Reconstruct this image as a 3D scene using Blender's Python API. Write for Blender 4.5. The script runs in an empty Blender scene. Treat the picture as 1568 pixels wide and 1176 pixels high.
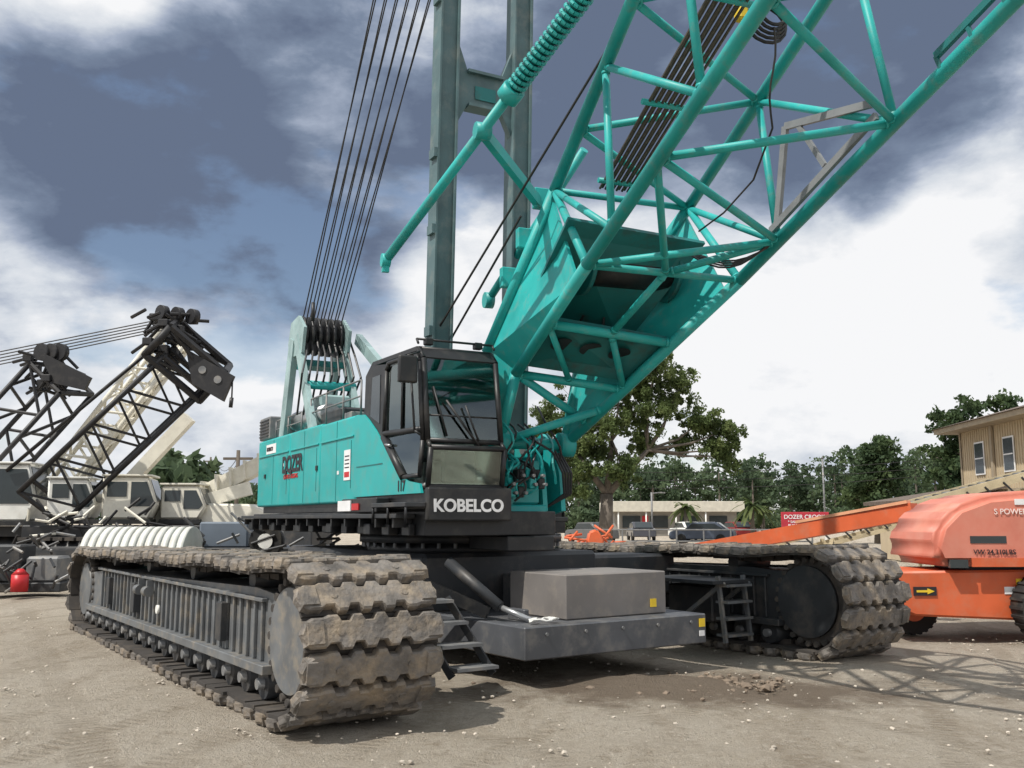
import bpy, bmesh, math, random
import numpy as np
from mathutils import Vector as V, Matrix
random.seed(7); rng=np.random.default_rng(5)
scene=bpy.context.scene

# ------------------------------------------------------------------ materials
MC={}
def M(name,col,rough=.5,metal=0.,var=.12,scale=2.5,dirt=None,amt=0.,dscale=4.,bump=0.,bscale=40.,spec=.5,coat=0.,lo=.5):
    if name in MC: return MC[name]
    m=bpy.data.materials.new(name); m.use_nodes=True; nt=m.node_tree; N=nt.nodes; L=nt.links
    b=N['Principled BSDF']; b.inputs['Metallic'].default_value=metal
    b.inputs['Specular IOR Level'].default_value=spec; b.inputs['Coat Weight'].default_value=coat
    tc=N.new('ShaderNodeTexCoord')
    n1=N.new('ShaderNodeTexNoise'); n1.inputs['Scale'].default_value=scale; n1.inputs['Detail'].default_value=6
    L.new(tc.outputs['Object'],n1.inputs['Vector'])
    mx=N.new('ShaderNodeMix'); mx.data_type='RGBA'
    mx.inputs[6].default_value=(*[max(0,c*(1-var)) for c in col],1); mx.inputs[7].default_value=(*[min(1,c*(1+var)) for c in col],1)
    r=N.new('ShaderNodeMapRange'); r.inputs[1].default_value=.3; r.inputs[2].default_value=.7
    L.new(n1.outputs[0],r.inputs[0]); L.new(r.outputs[0],mx.inputs[0]); out=mx.outputs[2]
    if dirt:
        n2=N.new('ShaderNodeTexNoise'); n2.inputs['Scale'].default_value=dscale; n2.inputs['Detail'].default_value=9; n2.inputs['Roughness'].default_value=.65
        L.new(tc.outputs['Object'],n2.inputs['Vector'])
        r2=N.new('ShaderNodeMapRange'); r2.inputs[1].default_value=lo; r2.inputs[2].default_value=lo+.2; r2.inputs[4].default_value=amt
        L.new(n2.outputs[0],r2.inputs[0])
        m2=N.new('ShaderNodeMix'); m2.data_type='RGBA'; m2.inputs[7].default_value=(*dirt,1)
        L.new(r2.outputs[0],m2.inputs[0]); L.new(out,m2.inputs[6]); out=m2.outputs[2]
    L.new(out,b.inputs['Base Color'])
    rr=N.new('ShaderNodeMapRange'); rr.inputs[3].default_value=max(.05,rough-.12); rr.inputs[4].default_value=min(1,rough+.15)
    L.new(n1.outputs[0],rr.inputs[0]); L.new(rr.outputs[0],b.inputs['Roughness'])
    if bump>0:
        n3=N.new('ShaderNodeTexNoise'); n3.inputs['Scale'].default_value=bscale; n3.inputs['Detail'].default_value=6
        L.new(tc.outputs['Object'],n3.inputs['Vector'])
        bp=N.new('ShaderNodeBump'); bp.inputs['Strength'].default_value=bump; bp.inputs['Distance'].default_value=.02
        L.new(n3.outputs[0],bp.inputs['Height']); L.new(bp.outputs[0],b.inputs['Normal'])
    MC[name]=m; return m
TEAL=M('teal_paint',(.012,.38,.37),.42,var=.12,scale=1.5,dirt=(.11,.31,.28),amt=.55,dscale=5,coat=.1,lo=.5)
TEALB=M('teal_boom_paint',(.018,.37,.355),.48,var=.2,scale=2,dirt=(.18,.27,.235),amt=.6,dscale=8,lo=.53)
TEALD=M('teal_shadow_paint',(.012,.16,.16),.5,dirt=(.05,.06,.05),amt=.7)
MASTM=M('mast_paint',(.08,.14,.15),.5,var=.2,scale=3,dirt=(.22,.24,.22),amt=.5)
BLACK=M('black_paint',(.014,.015,.017),.45,var=.3,dirt=(.10,.09,.075),amt=.35)
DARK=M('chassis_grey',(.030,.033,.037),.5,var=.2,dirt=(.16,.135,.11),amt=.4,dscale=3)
STEEL=M('worn_steel',(.19,.195,.20),.5,.2,var=.25,scale=4,dirt=(.33,.28,.21),amt=.5)
FRAME=M('track_frame_grey',(.13,.138,.145),.5,var=.25,scale=3,dirt=(.31,.26,.19),amt=.6,dscale=5)
SHOE=M('track_shoe',(.16,.145,.13),.68,.1,var=.45,scale=5,dirt=(.33,.265,.19),amt=.85,dscale=4,bump=1.,bscale=18,lo=.46)
BELT=M('track_chain',(.045,.04,.036),.8,var=.3,dirt=(.15,.12,.09),amt=.5)
SLAB=M('counterweight_grey',(.085,.09,.10),.4,var=.25,scale=2,dirt=(.25,.23,.2),amt=.45)
BOXG=M('weight_box_grey',(.19,.175,.165),.6,var=.2,scale=1.5,dirt=(.32,.28,.23),amt=.5)
ROPE=M('wire_rope',(.018,.017,.016),.6)
ROPE2=M('greasy_rope',(.085,.07,.055),.6,var=.4,scale=30)
WHITE=M('white_paint',(.78,.78,.74),.4,dirt=(.55,.5,.42),amt=.3)
CREAM=M('cream_paint',(.74,.71,.61),.45,dirt=(.5,.46,.38),amt=.4)
LBLUE=M('pale_teal',(.30,.42,.42),.45,var=.2,dirt=(.1,.2,.2),amt=.6)
SILVER=M('silver_pipe',(.5,.51,.52),.35,.7)
RUBBER=M('rubber',(.022,.022,.022),.85,dirt=(.15,.13,.1),amt=.4)
ORANGE=M('orange_paint',(.62,.12,.04),.5,var=.12,dirt=(.5,.2,.12),amt=.5)
SALMON=M('faded_orange',(.60,.19,.13),.5,var=.1,scale=1.2,dirt=(.64,.30,.22),amt=.6,dscale=1.1,lo=.44)
YEL=M('yellow_label',(.8,.55,.03),.5)
RED=M('red_paint',(.50,.015,.02),.4)
PINK=M('red_sign',(.45,.03,.05),.5)
WLET=M('white_lettering',(.80,.80,.80),.5)
DLET=M('dark_lettering',(.02,.015,.02),.5)
RLET=M('red_lettering',(.5,.03,.03),.5)
WOOD=M('weathered_timber',(.50,.42,.27),.8,var=.25,bump=.3)
LATB=M('black_lattice',(.013,.013,.015),.5,dirt=(.06,.055,.05),amt=.5)
def glass():
    m=bpy.data.materials.new('tinted_glass'); m.use_nodes=True; nt=m.node_tree; N=nt.nodes; L=nt.links; N.clear()
    o=N.new('ShaderNodeOutputMaterial'); t=N.new('ShaderNodeBsdfTransparent'); t.inputs[0].default_value=(.86,.96,.93,1)
    g=N.new('ShaderNodeBsdfGlossy'); g.inputs['Roughness'].default_value=.03; g.inputs[0].default_value=(.9,1,.98,1)
    fr=N.new('ShaderNodeFresnel'); fr.inputs[0].default_value=2.2
    mx=N.new('ShaderNodeMixShader'); L.new(fr.outputs[0],mx.inputs[0]); L.new(t.outputs[0],mx.inputs[1]); L.new(g.outputs[0],mx.inputs[2]); L.new(mx.outputs[0],o.inputs[0]); return m
GLASS=glass()
DGLASS=M('dark_window',(.03,.04,.045),.08,var=.1,spec=.6)

# ------------------------------------------------------------------ builder
class G:
    def __init__(s,name,loc=(0,0,0)):
        s.e=bpy.data.objects.new(name,None); s.e.location=loc; s.e.empty_display_size=.3
        scene.collection.objects.link(s.e); s.p={}
    def bm(s,part,mat):
        k=(part,mat.name)
        if k not in s.p: s.p[k]=(bmesh.new(),mat)
        return s.p[k][0]
    def add(s,o):
        o.parent=s.e; o.matrix_parent_inverse=Matrix.Translation(s.e.location).inverted(); return o
    def done(s):
        for (part,mn),(b,mat) in s.p.items():
            me=bpy.data.meshes.new(part); b.normal_update(); b.to_mesh(me); b.free(); me.materials.append(mat)
            o=bpy.data.objects.new(part,me); scene.collection.objects.link(o); s.add(o)
    def box(s,part,mat,F,a,b,bev=0.,seg=1):
        bm=s.bm(part,mat); vs=[]
        for z in (a[2],b[2]):
            for x,y in ((a[0],a[1]),(b[0],a[1]),(b[0],b[1]),(a[0],b[1])):
                vs.append(bm.verts.new(F@V((x,y,z))))
        fs=[bm.faces.new([vs[i] for i in q]) for q in ((0,3,2,1),(4,5,6,7),(0,1,5,4),(1,2,6,5),(2,3,7,6),(3,0,4,7))]
        if bev>0:
            es=list({e for f in fs for e in f.edges})
            r=bmesh.ops.bevel(bm,geom=es,offset=bev,segments=seg,affect='EDGES',profile=.5)
            if seg>1:
                for f in r['faces']: f.smooth=True
    def tube(s,part,mat,p,q,r,r2=None,n=10,caps=True):
        p=V(p);q=V(q); r2=r if r2 is None else r2; d=(q-p)
        if d.length<1e-6: return
        d.normalize(); a=d.orthogonal().normalized(); b=d.cross(a); bm=s.bm(part,mat)
        c1=[bm.verts.new(p+(a*math.cos(6.28318*i/n)+b*math.sin(6.28318*i/n))*r) for i in range(n)]
        c2=[bm.verts.new(q+(a*math.cos(6.28318*i/n)+b*math.sin(6.28318*i/n))*r2) for i in range(n)]
        for i in range(n):
            f=bm.faces.new((c1[i],c1[(i+1)%n],c2[(i+1)%n],c2[i])); f.smooth=n>6
        if caps: bm.faces.new(c1[::-1]); bm.faces.new(c2)
    def path(s,part,mat,pts,r,n=8):
        for i in range(len(pts)-1): s.tube(part,mat,pts[i],pts[i+1],r,n=n)
    def beam(s,part,mat,p,q,w,h,up=V((0,0,1))):
        p=V(p);q=V(q); d=(q-p).normalized(); x=d.cross(up)
        if x.length<1e-4: x=V((1,0,0))
        x.normalize(); z=x.cross(d); bm=s.bm(part,mat)
        c=[]
        for o in (p,q):
            for i,j in ((-1,-1),(1,-1),(1,1),(-1,1)): c.append(bm.verts.new(o+x*i*w/2+z*j*h/2))
        for k in ((3,2,1,0),(4,5,6,7),(0,1,5,4),(1,2,6,5),(2,3,7,6),(3,0,4,7)): bm.faces.new([c[i] for i in k])
    def plate(s,part,mat,pts,th):
        pts=[V(p) for p in pts]; bm=s.bm(part,mat); nrm=V((0,0,0)); c=sum(pts,V((0,0,0)))/len(pts)
        for i in range(len(pts)): nrm+=(pts[i]-c).cross(pts[(i+1)%len(pts)]-c)
        nrm.normalize(); a=[bm.verts.new(p+nrm*th/2) for p in pts]; b=[bm.verts.new(p-nrm*th/2) for p in pts]
        bm.faces.new(a); bm.faces.new(b[::-1]); n=len(pts)
        for i in range(n): bm.faces.new((a[i],b[i],b[(i+1)%n],a[(i+1)%n]))
    def extr(s,part,mat,F,pf,w0,w1,bev=.06,seg=2):
        bm=s.bm(part,mat); a=[bm.verts.new(F@V((x,w0,z))) for x,z in pf]; b=[bm.verts.new(F@V((x,w1,z))) for x,z in pf]; n=len(pf)
        fs=[bm.faces.new(a),bm.faces.new(b[::-1])]+[bm.faces.new((a[i],b[i],b[(i+1)%n],a[(i+1)%n])) for i in range(n)]; bmesh.ops.recalc_face_normals(bm,faces=fs)
        r=bmesh.ops.bevel(bm,geom=list({e for f in fs for e in f.edges}),offset=bev,segments=seg,affect='EDGES')
        if seg>1:
            for f in r['faces']: f.smooth=True
    def text(s,part,mat,body,F,size,bold=0.,ext=.003):
        c=bpy.data.curves.new(part,'FONT'); c.body=body; c.size=size; c.extrude=ext; c.offset=bold; c.align_x='LEFT'
        c.materials.append(mat); o=bpy.data.objects.new(part,c); scene.collection.objects.link(o); o.matrix_world=F
        o.parent=s.e; o.matrix_parent_inverse=Matrix.Translation(s.e.location).inverted(); return o
I=Matrix.Identity(4)
def frame(o,deg):
    a=math.radians(deg); return Matrix(((math.cos(a),-math.sin(a),0,o[0]),(math.sin(a),math.cos(a),0,o[1]),(0,0,1,o[2] if len(o)>2 else 0),(0,0,0,1)))
def basis(o,x,y):
    x=V(x).normalized(); y=V(y).normalized(); z=x.cross(y); return Matrix(((x.x,y.x,z.x,o[0]),(x.y,y.y,z.y,o[1]),(x.z,y.z,z.z,o[2]),(0,0,0,1)))

# ================================================================== CRAWLER CRANE
TR=frame((-1.79,7.64),34.7)
UP=frame((-.93,10.2),28.)
cr=G('crawler_crane',(-.4,12.6,0))
def T(x,y,z): return TR@V((x,y,z))
def U(x,y,z): return UP@V((x,y,z))
UR=(UP.to_3x3()@V((1,0,0))); UB=(UP.to_3x3()@V((0,1,0))); Z=V((0,0,1))

def track(x0,tag,DM):
    W=1.25; cf=(.28,.66); cb=(8.55,.60); Rf=.61; Rb=.56
    pts=[]
    def top(y):
        k=(y-cf[0])/(cb[0]-cf[0]); return cf[1]+Rf+(cb[1]+Rb-cf[1]-Rf)*k-.04*math.sin(k*math.pi*4)**2
    for i in range(60):
        a=-math.pi/2-math.pi*i/59.; pts.append((cf[0]+Rf*math.cos(a),cf[1]+Rf*math.sin(a)))
    for i in range(1,90):
        y=cf[0]+(cb[0]-cf[0])*i/90.; pts.append((y,top(y)))
    for i in range(60):
        a=math.pi/2-math.pi*i/59.; pts.append((cb[0]+Rb*math.cos(a),cb[1]+Rb*math.sin(a)))
    for i in range(1,90):
        k=i/90.; y=cb[0]+(cf[0]-cb[0])*k; pts.append((y,(cb[1]-Rb)*(1-k)+(cf[1]-Rf)*k))
    pts.append(pts[0]); P=np.array(pts); seg=np.linalg.norm(P[1:]-P[:-1],axis=1); cum=np.concatenate([[0],np.cumsum(seg)]); tot=cum[-1]
    NS=round(tot/.27); pitch=tot/NS
    def at(s):
        s%=tot; i=int(np.searchsorted(cum,s,side='right')-1); i=min(i,len(seg)-1); k=(s-cum[i])/seg[i]; return P[i]*(1-k)+P[i+1]*k
    hw=W/2; h=pitch/2
    nt=4; ys=h-.030; tab=.030
    xs=np.linspace(-hw*.66,hw*.66,nt*2+1)
    lower=[]; upper=[]
    for i in range(nt*2):
        lv=ys+tab if i%2==0 else ys-.02
        upper+= [(xs[i]+.014,lv),(xs[i+1]-.014,lv)]
        lv2=-(ys-.02) if i%2==0 else -(ys+tab)
        lower+= [(xs[i]+.014,lv2),(xs[i+1]-.014,lv2)]
    tip=[(hw*.70,ys+.012),(hw-.09,ys+.012),(hw-.03,ys-.025),(hw,0),(hw-.03,-ys+.025),(hw-.09,-ys-.012),(hw*.70,-ys-.012)]
    out=upper+tip+lower[::-1]+[(-x,y) for x,y in tip[::-1]]
    bm=cr.bm('track_shoes_'+tag,SHOE); bc=cr.bm('track_chain_'+tag,BELT)
    def blk(bmx,Fm,a,b,tp=.0):
        vs=[bmx.verts.new(Fm(x,y,z)) for z,q in ((a[2],0),(b[2],tp)) for x,y in ((a[0]+q,a[1]+q),(b[0]-q,a[1]+q),(b[0]-q,b[1]-q),(a[0]+q,b[1]-q))]
        for q in ((0,3,2,1),(4,5,6,7),(0,1,5,4),(1,2,6,5),(2,3,7,6),(3,0,4,7)): bmx.faces.new([vs[i] for i in q])
    for k in range(NS):
        a=at((k-.42)*pitch); b=at((k+.42)*pitch); c=at(k*pitch)
        t=(b-a)/np.linalg.norm(b-a); nn=np.array([-t[1],t[0]])
        ctr=np.array([(cf[0]+cb[0])/2 if cf[0]<c[0]<cb[0] else (cf[0] if c[0]<=cf[0] else cb[0]),.63])
        if np.dot(nn,c-ctr)<0: nn=-nn
        jit=random.uniform(-.03,.03); xo=random.uniform(-.02,.02)
        def Fm(x,y,z,c=c,t=t,nn=nn,jit=jit,xo=xo):
            q=c+t*y+nn*(z+jit*y*3); return T(x0+hw+x+xo,q[0],q[1])
        lo_=[bm.verts.new(Fm(x,y,-.02)) for x,y in out]
        mid=[bm.verts.new(Fm(x,y,.042)) for x,y in out]
        upv=[bm.verts.new(Fm(x*.985,y*.88,.06)) for x,y in out]
        m=len(out)
        def q4(a1,b1):
            for i in range(m):
                j=(i+1)%m; bm.faces.new((a1[i],a1[j],b1[j],b1[i]))
        q4(lo_,mid); q4(mid,upv); bm.faces.new(upv); bm.faces.new(lo_)
        for sx in (-1,1):
            blk(bm,Fm,(sx*hw*.83-.085,-ys*.97,.0),(sx*hw*.83+.085,ys*.97,.075),.02)
            c0=Fm(sx*hw*.5,0,.055); c1=Fm(sx*hw*.5,0,.068); cr.tube('shoe_bolts_'+tag,SHOE,c0,c1,.03,n=8)
        blk(bc,Fm,(-.30,-h*.8,-.11),(-.14,h*.8,-.021)); blk(bc,Fm,(.14,-h*.8,-.11),(.30,h*.8,-.021))
        blk(bc,Fm,(-hw*.93,-h*.99,-.05),(hw*.93,h*.99,-.021))
    bmesh.ops.recalc_face_normals(bm,faces=bm.faces[:])
    xa,xb=x0+.22,x0+1.03
    prof=[(.55,.34),(8.35,.34),(8.5,.55),(8.3,.86),(7.2,.93),(1.2,1.04),(.62,1.0),(.5,.7)]
    for sx in (xa,xb):
        cr.plate('track_frame_'+tag,DM,[T(sx,y,z) for y,z in prof],.04)
    cr.plate('track_frame_'+tag,DM,[T(xa,.6,1.0),T(xb,.6,1.0),T(xb,7.2,.93),T(xa,7.2,.93)],.03)
    cr.box('track_frame_core_'+tag,BELT,TR,(xa+.05,.6,.4),(xb-.05,8.2,.85))
    for face,sg in ((xa,-1),(xb,1)):
        o=face+sg*.02
        def bx(part,mat,y0,y1,z0,z1,w):
            cr.box(part,mat,TR,(min(o,o+sg*w),y0,z0),(max(o,o+sg*w),y1,z1),.006)
        bx('frame_rail_'+tag,DM,.7,8.1,.34,.42,.11)
        bx('frame_top_rail_'+tag,DM,.9,7.6,.93,.965,.06)
        y=.95
        while y<7.6:
            bx('frame_ribs_'+tag,DM,y,y+.03,.425,.925,.035); y+=.19
        for y in (1.9,5.3,6.7): bx('frame_box_'+tag,DARK,y,y+.16,.5,.86,.09)
    for i in range(17):
        y=.95+i*.455
        cr.tube('track_rollers_'+tag,DARK,T(x0+.2,y,.235),T(x0+1.05,y,.235),.135,n=16)
        cr.tube('track_rollers_'+tag,STEEL,T(x0+.14,y,.235),T(x0+1.1,y,.235),.05,n=10)
    for i in range(4): cr.tube('track_rollers_'+tag,DARK,T(x0+.3,1.6+i*1.9,1.08),T(x0+.95,1.6+i*1.9,1.08),.09,n=12)
    for c,R in ((cf,Rf),(cb,Rb)):
        cr.tube('drive_drum_'+tag,DM,T(x0+.17,c[0]+.05,c[1]),T(x0+.22,c[0]+.05,c[1]),R-.18,n=36)
        cr.tube('drive_drum_'+tag,BELT,T(x0+.22,c[0],c[1]),T(x0+1.05,c[0],c[1]),R-.12,n=28)
        cr.tube('drive_drum_'+tag,DARK,T(x0+1.05,c[0],c[1]),T(x0+1.1,c[0],c[1]),R-.14,n=28)
        for k in range(26):
            a=k*math.pi/13; cr.tube('drum_teeth_'+tag,BELT,T(x0+.17,c[0]+(R-.11)*math.cos(a),c[1]+(R-.11)*math.sin(a)),T(x0+.3,c[0]+(R-.11)*math.cos(a),c[1]+(R-.11)*math.sin(a)),.035,n=8)
    for y in (4.6,5.0):
        cr.box('tie_down_'+tag,DM,TR,(xa-.13,y,.78),(xa-.02,y+.04,.93)); cr.tube('tie_down_'+tag,DM,T(xa-.12,y-.05,.8),T(xa-.12,y+.1,.8),.06,n=12)
    cr.tube('tie_down_'+tag,WHITE,T(xa-.10,4.25,.62),T(xa-.07,4.25,.62),.05,n=12)
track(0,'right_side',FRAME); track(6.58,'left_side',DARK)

# car body
cr.box('car_body',DARK,TR,(2.6,2.4,.55),(5.2,6.6,1.25),.05)
for y in (2.7,5.6): cr.box('cross_beam',DARK,TR,(.9,y,.6),(6.9,y+.8,1.17),.04)
cc=U(1.5,2.3,0)
cr.tube('slewing_ring',BLACK,(cc.x,cc.y,1.2),(cc.x,cc.y,1.36),1.25,n=48); cr.tube('slewing_ring',DARK,(cc.x,cc.y,1.36),(cc.x,cc.y,1.46),1.35,n=48)
for k in range(40):
    a=k*math.pi/20; cr.tube('ring_bolts',STEEL,(cc.x+1.3*math.cos(a),cc.y+1.3*math.sin(a),1.3),(cc.x+1.3*math.cos(a),cc.y+1.3*math.sin(a),1.36),.025,n=6)
cr.box('car_body_weight',SLAB,TR,(2.63,.44,.28),(5.14,2.3,.60),.012)
cr.box('car_body_weight_box',BOXG,TR,(3.36,.72,.605),(4.8,1.75,1.07),.012)
cr.box('car_body_weight_box',SLAB,TR,(3.7,1.76,.605),(4.8,2.4,1.0),.012)
cr.box('weight_lifting_lug',SLAB,TR,(2.95,.9,.60),(3.02,1.2,.72),.01)
for x,y,z in ((5.02,.435,.5),(4.55,.715,.72)): cr.box('warning_label',YEL,TR,(x,y-.006,z-.04),(x+.09,y,z+.05))
cr.box('warning_label',WLET,TR,(5.02,.429,.36),(5.10,.435,.42))
for i in range(5): cr.tube('weight_bolts',STEEL,T(2.9+.5*i,.44,.52),T(2.9+.5*i,.425,.52),.018,n=8)
cr.tube('jack_cylinder',DARK,T(2.45,1.6,1.2),T(2.75,1.05,.75),.06,n=14)
cr.tube('jack_cylinder',SILVER,T(2.75,1.05,.75),T(2.95,.75,.62),.03,n=12)
cr.beam('jack_arm',BLACK,T(2.0,2.0,1.1),T(2.7,1.2,.68),.07,.12)
pts=[]
for i in range(90):
    a=i*.45; pts.append(T(3.0+.13*math.cos(a)*(1+.4*math.sin(i*1.3)),.62+.07*math.sin(a),.625+.03*abs(math.sin(i*.9))))
cr.path('sling_heap',WHITE,pts,.008,5)
def steps(x0,y0,n,w,ztop,dz,dy,tag,dx=0):
    for i in range(n):
        z=ztop-dz*i; cr.box('steps_'+tag,STEEL,TR,(x0+dx*i,y0-dy*i-.12,z),(x0+w+dx*i,y0-dy*i+.12,z+.03)); 
    for xx in (0,w): cr.beam('steps_'+tag,DARK,T(x0+xx,y0+.02,ztop+.04),T(x0+xx+dx*(n-1),y0-dy*(n-1)-.02,ztop-dz*(n-1)-.06),.03,.07)
steps(1.6,.95,4,.46,.84,.2,.13,'front',.09)
cr.box('track_platform',DARK,TR,(5.85,1.0,.86),(6.6,2.3,.90)); 
for i in range(4): cr.box('side_steps',FRAME,TR,(6.05,.95,.22+.2*i),(6.5,1.15,.25+.2*i))
for x in (6.05,6.5):
    cr.beam('side_steps',FRAME,T(x,1.0,.15),T(x,1.1,.95),.04,.05); cr.beam('side_steps',FRAME,T(x,1.9,.3),T(x,1.0,.88),.03,.05)
cr.box('side_box',DARK,TR,(6.25,1.4,.35),(6.6,2.2,.8),.02)

# ---------------- upper works
cr.box('slewing_deck',BLACK,UP,(.02,.05,1.47),(1.65,8.0,1.74),.01); cr.box('slewing_deck_side',BLACK,UP,(1.66,1.4,1.47),(2.6,8.0,1.74),.01)
cr.box('side_catwalk',DARK,UP,(-.22,.3,1.66),(.01,7.9,1.71),.006)
for i in range(14): cr.box('catwalk_brackets',BLACK,UP,(-.2,.4+i*.56,1.56),(.015,.45+i*.56,1.655))
for i in range(16): cr.box('deck_fittings',BLACK,UP,(-.06-.05*(i%3),.3+i*.5,1.47),(.015,.3+i*.5+.22,1.6),.01)
cr.box('catwalk_front',DARK,UP,(-.25,-.05,1.78),(-.01,1.0,1.83),.006); cr.box('catwalk_front',BLACK,UP,(-.18,1.02,1.73),(-.01,2.3,1.9),.01)
for y in (-.03,.5,.98): cr.tube('catwalk_front',BLACK,U(-.23,y,1.6),U(-.23,y,1.82),.015)
cr.box('step_light',WLET,UP,(-.2,1.9,1.75),(-.185,2.4,1.88)); cr.box('step_light',RED,UP,(-.2,1.6,1.76),(-.185,1.85,1.84))
def panel(y0,y1,z0,z1,x=0): cr.box('engine_house_panel',TEAL,UP,(x,y0,z0),(x+.85,y1,z1),.035,3)
cr.box('engine_house_core',BLACK,UP,(.05,2.35,1.75),(.95,7.4,2.95))
panel(2.33,3.9,1.86,3.0); panel(3.915,5.55,1.86,3.02); panel(5.565,7.7,1.86,3.02)
for y0,y1 in ((2.4,3.85),(3.97,5.5),(5.62,7.6)):
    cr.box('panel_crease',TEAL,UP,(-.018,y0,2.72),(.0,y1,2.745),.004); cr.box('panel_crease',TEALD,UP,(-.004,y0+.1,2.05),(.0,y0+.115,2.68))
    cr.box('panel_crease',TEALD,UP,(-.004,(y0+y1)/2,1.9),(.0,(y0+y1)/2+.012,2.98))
for y in (4.0,5.4,5.7,7.1): cr.box('door_latch',BLACK,UP,(-.02,y,2.35),(.0,y+.08,2.42),.004)
for y,z in ((3.0,2.25),(5.9,2.5)): cr.box('side_sticker',WLET,UP,(-.006,y,z),(-.001,y+.08,z+.05))
cr.box('warning_notice',WLET,UP,(-.008,2.52,2.16),(-.001,2.78,2.56)); cr.box('warning_notice',RED,UP,(-.011,2.55,2.2),(-.008,2.75,2.27))
for i in range(4): cr.box('warning_notice',DLET,UP,(-.011,2.56,2.32+i*.05),(-.008,2.74,2.335+i*.05))
cr.box('white_sticker',WLET,UP,(-.008,6.45,2.76),(-.001,7.1,2.92))
cr.box('left_house',TEAL,UP,(2.05,3.0,1.76),(2.9,7.3,2.9),.03,2)
cr.box('rear_frame',DARK,UP,(.97,3.3,1.75),(2.0,7.8,2.5),.03)
sk=[(2.31,1.93),(2.31,2.98),(1.95,2.96),(1.78,2.88),(1.5,2.72),(1.1,2.44),(.75,2.2),(.42,2.07),(.1,2.03),(.05,1.93)]
cr.plate('cab_skirt',TEAL,[U(-.012,y,z) for y,z in sk],.03)
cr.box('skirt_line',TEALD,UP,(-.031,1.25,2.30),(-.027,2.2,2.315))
cr.box('cab_base',BLACK,UP,(.01,.0,1.745),(.95,2.3,1.98),.02)
CW=.95
prof=[(0.0,2.0),(-.07,2.42),(.02,2.50),(.16,3.42),(.3,3.55),(1.75,3.58),(1.97,3.45),(2.02,2.0)]
def cp(s,i): return U(s,*prof[i])
for s in (.03,CW-.03):
    for i,(w) in zip(range(8),(.06,.05,.065,.06,.06,.07,.07,.06)):
        cr.tube('cab_frame',BLACK,cp(s,i),cp(s,(i+1)%8),w*.5,n=8)
for i in (0,1,2,4,5,6,7): cr.tube('cab_frame',BLACK,cp(.03,i),cp(CW-.03,i),.03,n=8)
cr.plate('cab_roof',BLACK,[cp(.0,4),cp(CW,4),cp(CW,5),cp(0,5)],.05); cr.plate('cab_roof',BLACK,[cp(.0,3),cp(CW,3),cp(CW,4),cp(0,4)],.04)
cr.plate('cab_roof',BLACK,[cp(.0,5),cp(CW,5),cp(CW,6),cp(0,6)],.04)
LGREY=M('cab_trim_grey',(.55,.57,.55),.7)
cr.box('cab_headliner',LGREY,UP,(.06,.35,3.48),(CW-.06,1.7,3.5))
cr.box('cab_floor',LGREY,UP,(.03,.05,1.99),(CW-.03,1.98,2.04))
cr.box('cab_rear_wall',LGREY,UP,(.03,1.93,2.05),(CW-.03,1.98,2.75)); cr.box('cab_rear_wall',LGREY,UP,(.03,1.93,2.76),(.12,1.97,3.45)); cr.box('cab_rear_wall',LGREY,UP,(CW-.12,1.93,2.76),(CW-.03,1.97,3.45))
cr.plate('windshield',GLASS,[U(.04,*prof[2]),U(CW-.04,*prof[2]),U(CW-.04,*prof[3]),U(.04,*prof[3])],.004)
cr.plate('lower_window',GLASS,[U(.04,*prof[0]),U(CW-.04,*prof[0]),U(CW-.04,*prof[1]),U(.04,*prof[1])],.004)
cr.plate('right_side_glass',GLASS,[U(CW-.02,.06,2.5),U(CW-.02,1.9,2.5),U(CW-.02,1.9,3.48),U(CW-.02,.25,3.48)],.004)
cr.tube('cab_frame',BLACK,U(CW-.02,1.0,2.45),U(CW-.02,1.0,3.5),.025); cr.plate('left_lower_panel',LGREY,[U(CW-.02,.0,2.0),U(CW-.02,2.0,2.0),U(CW-.02,2.0,2.48),U(CW-.02,.0,2.48)],.02)
fr=[(.12,2.12),(.05,2.5),(.17,3.38),(.28,3.48),(1.14,3.50),(1.2,3.42),(1.25,2.62),(.95,2.36),(.6,2.12)]
for i in range(len(fr)): cr.tube('door_frame',BLACK,U(-.015,*fr[i]),U(-.015,*fr[(i+1)%len(fr)]),.028,n=8)
cr.tube('door_frame',BLACK,U(-.015,.06,2.62),U(-.015,1.24,2.66),.035,n=8); cr.tube('door_frame',BLACK,U(-.015,.6,2.12),U(-.015,1.24,2.62),.05,n=8); cr.tube('door_frame',BLACK,U(-.015,.68,2.64),U(-.015,.68,3.5),.014,n=8)
cr.plate('door_glass',GLASS,[U(0,.08,2.66),U(0,1.2,2.68),U(0,1.17,3.46),U(0,.2,3.44)],.004)
cr.plate('door_panel',BLACK,[U(0.0,.6,2.05),U(0.0,1.24,2.58),U(0.0,2.0,2.9),U(0,2.0,2.1)],.02)
cr.plate('door_lower_glass',GLASS,[U(-.01,.10,2.15),U(-.01,.6,2.15),U(-.01,1.1,2.6),U(-.01,.07,2.6)],.004)
cr.plate('rear_quarter',BLACK,[U(0.0,1.2,2.55),U(0.0,2.0,2.85),U(0,1.97,3.45),U(0,1.75,3.56),U(0,1.2,3.5)],.02)
cr.plate('rear_quarter_glass',DGLASS,[U(-.014,1.42,2.8),U(-.014,1.75,2.92),U(-.014,1.7,3.4),U(-.014,1.42,3.4)],.006)
cr.tube('door_handle',SILVER,U(-.05,.95,2.5),U(-.05,1.1,2.52),.015)
cr.path('grab_rail',BLACK,[U(-.03,.05,2.55),U(-.1,.08,2.6),U(-.1,.2,3.2),U(-.03,.22,3.25)],.013)
cr.path('roof_guard',BLACK,[U(.0,.25,3.6),U(.0,.3,3.66),U(.95,.3,3.66),U(.95,.25,3.6)],.014)
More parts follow.
